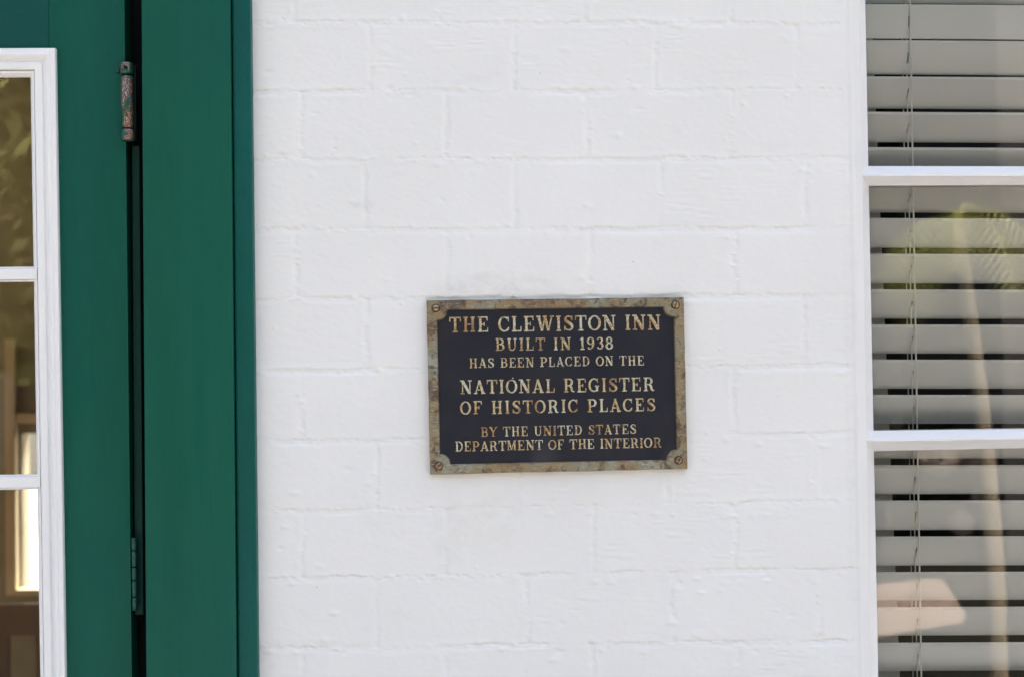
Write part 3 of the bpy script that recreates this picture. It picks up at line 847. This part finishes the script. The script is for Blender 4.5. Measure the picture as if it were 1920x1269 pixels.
add_hexa(bm, [tuple(q) for q in fq] + [(q.x, 0.0015, q.z) for q in fq])
from_bm('field', bm, M['field'], plaque)
# screws with slots
for (sx, sy, ang) in ((817, 578, 0.1), (1266.5, 572, 1.3), (1272.5, 862, 1.1), (823, 872.5, 0.8)):
    c = unproj(sx, sy, YP)
    bm = bmesh.new()
    add_tube(bm, (c.x, YP + 0.002, c.z), (c.x, YP - 0.0006, c.z), 0.0064, 0.0060, 20)
    scr = from_bm('screw', bm, M['screw_dark'], plaque, smooth=False)
    for sgn_ in (-1, 1):
        # half dome either side of the slot
        bm = bmesh.new(); n = 10; R = 0.0047; prev = None
        top = []
        for k, (rf, yf) in enumerate(((1, 0), (0.92, 0.0016), (0.72, 0.0026), (0.35, 0.0031))):
            ringv = []
            for i in range(n + 1):
                a_ = math.pi * i / n
                lx_, ly_ = R * rf * math.cos(a_), sgn_ * (0.0006 + (R - 0.0006) * rf * math.sin(a_))
                ringv.append(bm.verts.new((c.x + lx_ * math.cos(ang) - ly_ * math.sin(ang), YP - 0.0007 - yf, c.z + lx_ * math.sin(ang) + ly_ * math.cos(ang))))
            if prev:
                for i in range(n): bm.faces.new((prev[i], prev[i + 1], ringv[i + 1], ringv[i]))
                bm.faces.new((prev[0], ringv[0], ringv[-1], prev[-1]))
            prev = ringv
        bm.faces.new(prev)
        from_bm('screw_head', bm, M['brass'], scr, smooth=False)

# ---- raised slab serif lettering, drawn as chamfered strokes
ST_, TH_ = 0.155, 0.080
def arc(cx_, cy_, rx, ry, a0, a1, n=16, wt=None):
    out = []
    for i in range(n + 1):
        a_ = math.radians(a0 + (a1 - a0) * i / n)
        w_ = TH_ + (ST_ - TH_) * abs(math.cos(a_)) ** 1.3 if wt is None else wt
        out.append((cx_ + rx * math.cos(a_), cy_ + ry * math.sin(a_), w_))
    return out
def st(x, y0=0.0, y1=1.0, w=ST_): return [(x, y0, w), (x, y1, w)]
def hb(x0, x1, y, w=TH_): return [(x0, y, w), (x1, y, w)]
def sf(x, y, l=0.15): return hb(x - l, x + l, y)
B_, T_ = 0.042, 0.958
GLY = {
 'I': (0.42, [st(.21), sf(.21, B_), sf(.21, T_)]),
 'H': (0.90, [st(.22), st(.68), hb(.2, .7, .5), sf(.22, B_), sf(.22, T_), sf(.68, B_), sf(.68, T_)]),
 'T': (0.80, [st(.40), sf(.40, B_, .17), hb(.04, .76, T_), [(.065, 1, .07), (.05, .70, .05)], [(.735, 1, .07), (.75, .70, .05)]]),
 'E': (0.78, [st(.22), hb(.06, .68, B_), hb(.06, .66, T_), hb(.2, .48, .5), st(.47, .38, .62, .06), [(.65, 1, .07), (.665, .72, .05)], [(.68, 0, .07), (.70, .30, .05)]]),
 'F': (0.74, [st(.22), sf(.22, B_, .17), hb(.06, .66, T_), hb(.2, .48, .5), st(.47, .38, .62, .06), [(.65, 1, .07), (.665, .72, .05)]]),
 'L': (0.72, [st(.22), hb(.06, .64, B_), sf(.22, T_), [(.64, 0, .07), (.66, .34, .05)]]),
 'N': (0.92, [st(.20, 0, 1, .08), st(.74, 0, 1, .08), [(.20, .97, .19), (.72, .03, .19)], sf(.20, B_, .14), hb(.03, .26, T_), sf(.74, T_, .14)]),
 'C': (0.80, [arc(.44, .5, .335, .455, 48, 318), [(.70, .98, .06), (.70, .66, .05)], [(.69, .19, .07), (.72, .30, .06)]]),
 'G': (0.88, [arc(.44, .5, .335, .455, 48, 300), st(.66, .05, .42), sf(.66, .42, .15), [(.70, .98, .06), (.70, .68, .05)]]),
 'O': (0.86, [arc(.43, .5, .34, .455, 0, 360, 28)]),
 'D': (0.86, [st(.22), sf(.16, B_, .10), sf(.16, T_, .10), [(.2, T_, TH_), (.40, T_, TH_)] , [(.2, B_, TH_), (.40, B_, TH_)], arc(.40, .5, .32, .455, -90, 90)]),
 'B': (0.82, [st(.22), sf(.16, B_, .10), sf(.16, T_, .10), hb(.2, .44, T_), hb(.2, .46, .52), hb(.2, .46, B_), arc(.43, .735, .20, .22, -90, 90, 10), arc(.45, .28, .235, .238, -90, 90, 10)]),
 'P': (0.78, [st(.22), sf(.22, B_, .17), sf(.16, T_, .10), hb(.2, .44, T_), hb(.2, .44, .46), arc(.43, .71, .235, .25, -90, 90, 12)]),
 'R': (0.88, [st(.22), sf(.22, B_, .16), sf(.16, T_, .10), hb(.2, .44, T_), hb(.2, .46, .49), arc(.43, .725, .22, .235, -90, 90, 12),
              [(.46, .50, .10), (.60, .36, .16), (.66, .10, .15), (.76, .03, .08), (.84, .07, .05)]]),
 'U': (0.88, [st(.22, .30, 1), st(.70, .30, 1, .08), sf(.22, T_), sf(.70, T_, .13), [(.22, .34, ST_), (.25, .16, .14), (.34, .06, .10), (.46, .03, .09), (.58, .07, .09), (.67, .17, .08), (.70, .34, .08)]]),
 'S': (0.70, [[(.58, .72, .06), (.55, .86, .075), (.45, .94, .085), (.33, .95, .09), (.20, .89, .12), (.15, .77, .16), (.19, .65, .18), (.33, .55, .19), (.46, .46, .19),
               (.57, .36, .18), (.60, .24, .16), (.54, .11, .12), (.42, .05, .09), (.30, .05, .085), (.17, .12, .075), (.12, .27, .06)],
              [(.585, .98, .05), (.595, .68, .05)], [(.105, .02, .05), (.10, .33, .05)]]),
 'W': (1.22, [[(.16, 1, .18), (.40, .02, .15)], [(.40, .02, .08), (.60, .94, .08)], [(.56, 1, .18), (.82, .02, .15)], [(.82, .02, .08), (1.05, 1, .08)],
              sf(.16, T_, .14), sf(.58, T_, .14), sf(1.05, T_, .13)]),
 'A': (0.86, [[(.42, .99, .08), (.14, 0, .08)], [(.40, 1, .16), (.70, 0, .18)], hb(.22, .62, .30, .075), sf(.14, B_, .13), sf(.70, B_, .15)]),
 'M': (1.02, [st(.17, 0, 1, .08), [(.20, .98, .19), (.50, .06, .12)], [(.50, .06, .08), (.80, .98, .09)], st(.82, 0, 1), sf(.17, B_, .13), sf(.82, B_, .15), hb(.03, .26, T_), hb(.76, .97, T_)]),
 'Y': (0.80, [[(.13, 1, .18), (.41, .45, .16)], [(.72, 1, .08), (.42, .47, .08)], st(.40, 0, .48), sf(.40, B_, .16), sf(.14, T_, .14), sf(.70, T_, .12)]),
 '1': (0.50, [st(.27), sf(.27, B_, .17), [(.24, .95, .09), (.08, .80, .05)]]),
 '9': (0.66, [arc(.33, .69, .21, .265, 0, 360, 20), [(.54, .70, ST_ - .02), (.55, .45, .15), (.48, .18, .12), (.34, .05, .09), (.18, .07, .10), (.13, .17, .12)]]),
 '3': (0.64, [[(.12, .80, .12), (.18, .92, .09), (.31, .955, .085), (.45, .90, .13), (.49, .76, .16), (.43, .61, .12), (.28, .54, .08)],
              [(.28, .53, .08), (.46, .47, .13), (.53, .29, .17), (.46, .10, .13), (.31, .045, .085), (.17, .09, .09), (.11, .20, .12)]]),
 '8': (0.66, [arc(.33, .745, .185, .215, 0, 360, 18), arc(.33, .275, .225, .235, 0, 360, 20)]),
}
gcache = {}
def glyph_mesh(ch):
    if ch in gcache: return gcache[ch]
    bm = bmesh.new()
    for si, stroke in enumerate(GLY[ch][1]):
        lift = 0.010 * ((si * 5) % 7) / 7.0          # strokes never share a plane
        closed = len(stroke) > 6 and abs(stroke[0][0] - stroke[-1][0]) < 1e-6 and abs(stroke[0][1] - stroke[-1][1]) < 1e-6
        pts = stroke[:-1] if closed else stroke
        n = len(pts); sec = []
        for i, (x, y, w) in enumerate(pts):
            a_ = pts[(i - 1) % n] if (closed or i > 0) else pts[i]
            b_ = pts[(i + 1) % n] if (closed or i < n - 1) else pts[i]
            tx, ty = b_[0] - a_[0], b_[1] - a_[1]; l_ = math.hypot(tx, ty) or 1
            nx_, ny_ = -ty / l_, tx / l_
            row = []
            for (o_, h_) in ((-.5 * w - .018, 0.0), (-.5 * w + .012, 0.055 + lift), (.5 * w - .012, 0.055 + lift), (.5 * w + .018, 0.0)):
                row.append(bm.verts.new((x + nx_ * o_, -h_, y + ny_ * o_)))
            sec.append(row)
        rng = range(n) if closed else range(n - 1)
        for i in rng:
            A, B2 = sec[i], sec[(i + 1) % n]
            for k in range(3): bm.faces.new((A[k], A[k + 1], B2[k + 1], B2[k]))
        if not closed:
            bm.faces.new(sec[0]); bm.faces.new(sec[-1][::-1])
    bmesh.ops.recalc_face_normals(bm, faces=bm.faces)
    # turn faces outwards (towards -y)
    for f in bm.faces:
        if len(f.verts) == 4 and f.normal.y > 0.5: f.normal_flip()
    me = bpy.data.meshes.new('letter'); bm.to_mesh(me); bm.free(); me.materials.append(M['letter'])
    gcache[ch] = me
    return me

def text_line(txt, xl, yl, xr, yr, cap, space=0.42, track=None):
    """txt set between the two baseline end points (picture pixels)"""
    a = unproj(xl, yl, YFLD); b = unproj(xr, yr, YFLD)
    capm = cap * 0.00075
    Lm = (b - a).length
    nat = sum((GLY[c][0] if c != ' ' else space) for c in txt) * capm
    nchr = len(txt) - 1
    extra = (Lm - nat + 0.06 * capm) / nchr
    sxs = 1.0
    if extra < 0.02 * capm or extra > 0.22 * capm:      # stretch the letters a little before letting gaps grow
        want = 0.10 * capm if extra > 0 else 0.03 * capm
        sxs = (Lm - want * nchr) / nat; extra = want
    d = (b - a).normalized()
    upv = (cTL - cBL).normalized()
    pos = a - d * 0.03 * capm
    for ch in txt:
        w = (GLY[ch][0] if ch != ' ' else space) * capm * sxs
        if ch != ' ':
            o = bpy.data.objects.new('letter', glyph_mesh(ch))
            R3 = Matrix((d * capm * sxs, Vector((0, 1, 0)) * capm, upv * capm)).transposed().to_4x4()
            COL.objects.link(o)
            o.parent = plaque
            o.matrix_parent_inverse = plaque.matrix_world.inverted()
            jit = Vector((jag.uniform(-.0002, .0002), 0.0004, jag.uniform(-.0002, .0002)))
            o.matrix_world = Matrix.Translation(pos + jit) @ R3
        pos = pos + d * (w + extra)
text_line('THE CLEWISTON INN', 843, 623.2, 1238.5, 618.3, 28.5)
text_line('BUILT IN 1938', 929, 657.5, 1149.5, 654.5, 23.0)
text_line('HAS BEEN PLACED ON THE', 880, 689.5, 1208, 684.0, 18.0)
text_line('NATIONAL REGISTER', 863, 738.2, 1226.8, 732.5, 25.5)
text_line('OF HISTORIC PLACES', 863, 776.5, 1228.5, 770.0, 24.5)
text_line('BY THE UNITED STATES', 902, 818.3, 1192.8, 812.5, 18.0)
text_line('DEPARTMENT OF THE INTERIOR', 853.5, 845.8, 1240, 838.0, 18.5)
bm = bmesh.new(); e = unproj(961.5, 708.5, YFLD)
bmesh.ops.create_uvsphere(bm, u_segments=8, v_segments=6, radius=0.0010, matrix=Matrix.Translation(e))
from_bm('casting_nub', bm, M['letter'], plaque, smooth=True)

# ------------------------------------------------------------------ the building behind the wall
inn = thing('inn_building', 'tan and dim rooms of the inn seen through the door and window glass', 'building', (0, 0.2, 0))
YE = 6.2
def room_box(name, boxes, mat_):
    bm = bmesh.new()
    for b in boxes: add_box(bm, *b)
    return from_bm(name, bm, mat_, inn)
far = 4.0
wl, wr_ = unproj(40, 950, far).x, unproj(175, 950, far).x
wt_, wb_ = unproj(40, 812, far).z, unproj(40, 1108, far).z
PARTX = -0.42
room_box('side_wall', [(WX0, WX0 + 0.15, 0.201, YE, 0, WTOP)], M['lobby_wall'])
room_box('side_wall', [(WX1 - 0.15, WX1, 0.201, YE, 0, WTOP)], M['lobby_wall'])
room_box('far_wall', [(WX0 + 0.151, WX0 + 0.35, far, far + 0.12, 0.011, 2.9), (WX0 + 0.35, wl - 0.35, far, far + 0.12, 0.011, 0.5), (WX0 + 0.35, wl - 0.35, far, far + 0.12, 2.4, 2.9), (wl - 0.35, wl, far, far + 0.12, 0.011, 2.9), (wr_, PARTX, far, far + 0.12, 0.011, 2.9), (wl, wr_, far, far + 0.12, 0.011, wb_), (wl, wr_, far, far + 0.12, wt_, 2.9)], M['lobby_wall'])  # the wide left opening is added out of view to brighten the lobby
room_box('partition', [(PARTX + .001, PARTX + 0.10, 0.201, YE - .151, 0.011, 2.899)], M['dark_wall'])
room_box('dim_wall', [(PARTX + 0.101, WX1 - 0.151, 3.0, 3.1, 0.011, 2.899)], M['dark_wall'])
room_box('ceiling', [(WX0 + 0.151, WX1 - 0.151, 0.201, far + 0.12, 2.9, 3.0)], M['cream'])
room_box('floor', [(WX0 + 0.151, WX1 - 0.151, 0.201, far + 0.12, -0.01, 0.01)], M['plank'])
room_box('roof', [(WX0 - 0.2, WX1 + 0.2, -0.02, far + 0.4, WTOP + 0.001, WTOP + 0.12)], M['roof'])
bm = bmesh.new()
add_box(bm, unproj(17, 900, far).x, unproj(36, 900, far).x, far - 0.05, far - 0.001, unproj(20, 1112, far).z, unproj(20, 636, far).z)
from_bm('window_casing', bm, M['cream'], inn, bevel=0.003)
bm = bmesh.new()
add_box(bm, unproj(36.5, 780, far).x, unproj(175, 780, far).x, far - 0.05, far - 0.001, unproj(40, 792, far).z, unproj(40, 774, far).z)
from_bm('window_casing', bm, M['cream'], inn, bevel=0.003)
bm = bmesh.new()
add_box(bm, unproj(36.5, 780, far).x, unproj(175, 780, far).x, far - 0.07, far - 0.001, unproj(40, 1112, far).z, unproj(40, 1100, far).z)
from_bm('window_casing', bm, M['cream'], inn, bevel=0.003)
bm = bmesh.new()
vq = [bm.verts.new(c_) for c_ in ((wl, far + 0.05, wb_), (wr_, far + 0.05, wb_), (wr_, far + 0.05, wt_), (wl, far + 0.05, wt_))]
bm.faces.new(vq); from_bm('far_pane', bm, M['glass'], inn)

# a wooden chair in the lobby
cp = unproj(78, 1130, 2.6)
chair = thing('wooden_chair', 'orange brown wooden chair inside the door behind the lowest glass pane', 'chair', (cp.x, 2.6, 0.011))
def chair_part(name, boxes):
    bm = bmesh.new()
    for b in boxes: add_box(bm, cp.x + b[0], cp.x + b[1], 2.6 + b[2], 2.6 + b[3], b[4], b[5])
    from_bm(name, bm, M['wood'], chair, bevel=0.004)
hb_ = cp.z
chair_part('seat', [(-.21, .21, -.42, 0.0, .43, .46)])
chair_part('backrest', [(-.21, .21, -.015, .015, hb_ - 0.10, hb_), (-.14, -.10, -.01, .01, .47, hb_ - .10), (-.02, .02, -.01, .01, .47, hb_ - .10), (.10, .14, -.01, .01, .47, hb_ - .10)])
for (a, b) in ((-.19, -.40), (.19, -.40)):
    chair_part('leg', [(a - .018, a + .018, b - .018, b + .018, 0.011, .43)])
for (a, b) in ((-.225, .01), (.225, .01)):
    chair_part('leg', [(a - .014, a + .014, b - .018, b + .018, 0.011, hb_)])

# ------------------------------------------------------------------ ground, path, porch slab
def sheet(name, pts, z, mat_, thick=0.0, **props):
    bm = bmesh.new()
    if thick:
        A = [bm.verts.new((x, y, z)) for x, y in pts]; B2 = [bm.verts.new((x, y, z - thick)) for x, y in pts]
        bm.faces.new(A); bm.faces.new(B2[::-1])
        for i in range(len(pts)):
            j = (i + 1) % len(pts); bm.faces.new((A[i], B2[i], B2[j], A[j]))
    else:
        bm.faces.new([bm.verts.new((x, y, z)) for x, y in pts])
    return from_bm(name, bm, mat_, None, **props)
sheet('ground', [(-400, -400), (400, -400), (400, 400), (-400, 400)], -0.06, M['lawn'], kind='structure')
sheet('porch_floor', [(WX0 - 3, -4.35), (WX1 + 3, -4.35), (WX1 + 3, -0.003), (WX0 - 3, -0.003)], -0.002, M['concrete'], 0.10, kind='structure')  # slab widened out of view to bounce sunlight onto wall and slats
sheet('added_terrace', [(-9, far + 0.13), (2, far + 0.13), (2, 16), (-9, 16)], -0.03, M['pale_stone'], 0.0, kind='structure')  # pale paving added so the far window shows bright white
def on_ground(px, py, z=-0.04):
    d = FWD + RGT * ((px - 960) / FPX) + UPV * ((634.5 - py) / FPX)
    k = (z - CAM.z) / d.z; p = CAM + d * k
    return (p.x, 2 * YG - p.y)
P_ = [on_ground(1400, 1130), on_ground(1700, 1089), on_ground(1766, 1086), on_ground(1812, 1152), on_ground(1800, 1166), on_ground(1645, 1192), on_ground(1300, 1260)]
sheet('garden_path', P_, -0.045, M['pink_path'], 0.0, kind='structure')

pc = mirrored(1880, 700, 8.5)  # shed shape made up to give the grey band in the glass
shed = thing('added_shed', 'added tall grey shed shape giving the grey band mirrored at the right edge of the window panes', 'shed', (pc.x + 1.5, pc.y - 1.2, -0.06))
M['shed_grey'] = basic('dark_grey_shed_boards', (0.045, 0.045, 0.05), (0.065, 0.065, 0.072), 0.7)
def shed_part(nm, b, mt, bv=0.004):
    bm = bmesh.new(); add_box(bm, *b); return from_bm(nm, bm, mt, shed, bevel=bv)
shed_part('wall', (pc.x, pc.x + 3.0, pc.y - 2.4, pc.y, -0.06, 5.6), M['shed_grey'])
shed_part('door', (pc.x + 1.0, pc.x + 1.9, pc.y + 0.002, pc.y + 0.04, -0.05, 2.0), M['jamb_dark'])
bm = bmesh.new()
for (y0_, y1_) in ((pc.y + .25, pc.y - 1.2), (pc.y - 1.2, pc.y - 2.65)):
    za_, zb_2 = (5.5, 6.4) if y0_ > pc.y - 1 else (6.4, 5.5)
    add_hexa(bm, [(pc.x - .2, y0_, za_), (pc.x + 3.2, y0_, za_), (pc.x + 3.2, y1_, zb_2), (pc.x - .2, y1_, zb_2),
                  (pc.x - .2, y0_, za_ + .08), (pc.x + 3.2, y0_, za_ + .08), (pc.x + 3.2, y1_, zb_2 + .08), (pc.x - .2, y1_, zb_2 + .08)])
from_bm('roof', bm, M['shed_grey'], shed)

# ------------------------------------------------------------------ planting in front of the inn (mirrored in the glass)
def leaf_cloud(bm, centres, per, size, rng, squash=1.0):
    for (c, rad) in centres:
        for _ in range(per):
            d = Vector((rng.gauss(0, 1), rng.gauss(0, 1), rng.gauss(0, 1))).normalized() * rad * rng.random() ** 0.35
            p_ = Vector(c) + Vector((d.x, d.y, d.z * squash))
            a = Vector((rng.gauss(0, 1), rng.gauss(0, 1), rng.gauss(0, 1))).normalized() * size * rng.uniform(.6, 1.3)
            b = a.orthogonal().normalized() * size * 0.45
            bm.faces.new([bm.verts.new(q) for q in (p_ - a, p_ + b, p_ + a, p_ - b)])

def palm(base, top, rad, label, nf, flen, rng, seed_bend=0.0):
    t_ = thing('palm_tree', label, 'palm', tuple(base))
    bm = bmesh.new(); N = 14; base = Vector(base); top = Vector(top)
    prev = None
    for i in range(N + 1):
        f = i / N
        c = base.lerp(top, f) + Vector((seed_bend * math.sin(math.pi * f), 0, 0))
        r_ = rad * (1.25 - 0.35 * f) * (1.06 if i % 2 else 0.96)
        cur = [bm.verts.new(c + Vector((r_ * math.cos(2 * math.pi * k / 12), r_ * math.sin(2 * math.pi * k / 12), 0))) for k in range(12)]
        if prev:
            for k in range(12): bm.faces.new((prev[k], prev[(k + 1) % 12], cur[(k + 1) % 12], cur[k]))
        prev = cur
    bm.faces.new(prev)
    from_bm('trunk', bm, M['bark'], t_, smooth=True)
    for k in range(nf):
        bm = bmesh.new()
        az_ = 2 * math.pi * k / nf * 2.6 + rng.uniform(-.2, .2); el = rng.uniform(-0.2, 1.25)
        L_ = flen * rng.uniform(.8, 1.1)
        p_ = top + Vector((0, 0, .02)); dirv = Vector((math.cos(az_) * math.cos(el), math.sin(az_) * math.cos(el), math.sin(el)))
        side = Vector((-math.sin(az_), math.cos(az_), 0)); seg = 16; last = p_.copy()
        for s_ in range(seg):
            dirv = (dirv + Vector((0, 0, -0.17))).normalized()
            nxt = last + dirv * L_ / seg
            up_ = side.cross(dirv)
            w_ = 0.006 * (1 - s_ / seg) + 0.002
            bm.faces.new([bm.verts.new(q) for q in (last - side * w_, last + side * w_, nxt + side * w_ * .8, nxt - side * w_ * .8)])
            if s_ > 1:
                ll = flen * 0.30 * math.sin(math.pi * (s_ + 1) / (seg + 2)) + .03
                for sg in (-1, 1):
                    for o_ in (0.0,):
                        b0 = last.lerp(nxt, o_); tip = b0 + (side * sg * 0.8 + dirv * 0.55 + Vector((0, 0, -.28))).normalized() * ll
                        ww = dirv * 0.010
                        bm.faces.new([bm.verts.new(q) for q in (b0 - ww, b0 + ww, tip)])
            last = nxt
        from_bm('frond', bm, M['frond'], t_)
    return t_
rng = random.Random(11)
palm(tuple(mirrored(1870, 1300, 4.35)), tuple(mirrored(1792, 430, 4.35)), 0.034, 'small pale trunked date palm mirrored in the right hand window panes', 12, 0.66, rng, 0.05)

def tree(x, y, h, label, cat_label, rng, cr=2.2, per=520, group=None, lm='leaf', nc=30):
    t_ = thing('tree', label, 'tree', (x, y, -0.06), group)
    bm = bmesh.new(); last = Vector((x, y, -0.06)); r_ = 0.16
    for k in range(6):
        nx_ = last + Vector((rng.uniform(-.15, .15), rng.uniform(-.15, .15), h * 0.12)); add_tube(bm, last, nx_, r_, r_ * .86, 10); last = nx_; r_ *= .86
    for k in range(6):
        a_ = rng.uniform(0, 6.28); add_tube(bm, last, last + Vector((math.cos(a_) * cr * .6, math.sin(a_) * cr * .6, h * .25)), r_ * .6, r_ * .15, 8)
    from_bm('trunk', bm, M['dark_bark'], t_, smooth=True)
    bm = bmesh.new(); cs = []
    for k in range(nc):
        a_ = rng.uniform(0, 6.28); q = rng.random() ** .5 * cr
        cs.append(((x + math.cos(a_) * q, y + math.sin(a_) * q, h * rng.uniform(.30, 1.0)), rng.uniform(.5, 1.0)))
    leaf_cloud(bm, cs, per, 0.10, rng, .8)
    from_bm('crown', bm, M[lm], t_)
def mx(px, depth): return mirrored(px, 600, depth).x
tree(mx(15, 9.5), -9.5, 6.0, 'olive green leafy tree mirrored in the top pane of the door', 'tree', rng, 2.4, 800, None, 'sunny_leaf', 15)
tree(mx(-330, 8.0), -8.0, 5.2, 'low spreading olive tree mirrored at the left of the door glass', 'tree', rng, 2.0, 520, None, 'sunny_leaf')
tree(mx(1600, 13), -13.0, 7.0, 'tall green tree left of the palm mirrored in the window', 'tree', rng, 3.0, 800)
tree(mx(1990, 13), -13.4, 6.4, 'dense yellowish tree right behind the palm mirrored in the window', 'tree', rng, 2.8, 900)
tree(mx(2250, 13), -13.0, 7.0, 'tall leafy tree at the right of the window reflection', 'tree', rng, 3.0, 600)

def shrub(name, x, y, w, h, label, mat_, rng, per=160):
    t_ = thing(name, label, 'shrub', (x, y, -0.06))
    bm = bmesh.new(); add_tube(bm, (x, y, -.06), (x, y, h * .6), .03, .015, 8); from_bm('stem', bm, M['dark_bark'], t_)
    bm = bmesh.new()
    cs = [((x + rng.uniform(-w, w) * .5, y + rng.uniform(-.3, .3), rng.uniform(.25, h)), .3) for _ in range(22)]
    leaf_cloud(bm, cs, per, .05, rng)
    from_bm('foliage', bm, M['leaf'], t_)
    if mat_ is not None:
        bm = bmesh.new(); leaf_cloud(bm, [((x + dx, y + .45, zz), rd) for dx, zz, rd in ((-.20, .66, .15), (.14, .68, .17), (.20, .36, .13), (-.04, .14, .09))], 420, .045, rng)
        from_bm('blossom', bm, mat_, t_)
q = on_ground(1775, 1010)
shrub('flowering_shrub', q[0], q[1], 0.9, 0.8, 'pale pink flowering shrub mirrored in the lowest window pane', M['blossom'], rng)
for k, (x, y, w, h, lb) in enumerate([(-0.5, -12.5, 5, 2.0, 'long green hedge shrub mirrored behind the flowering shrub'),
                                      (4.0, -11.5, 4, 1.8, 'green hedge shrub mirrored behind the small palm'),
                                      (-7.5, -8.0, 4, 1.7, 'green hedge shrub mirrored low in the door glass')]):
    shrub('hedge_shrub', x, y, w, h, lb, None, rng, 420)
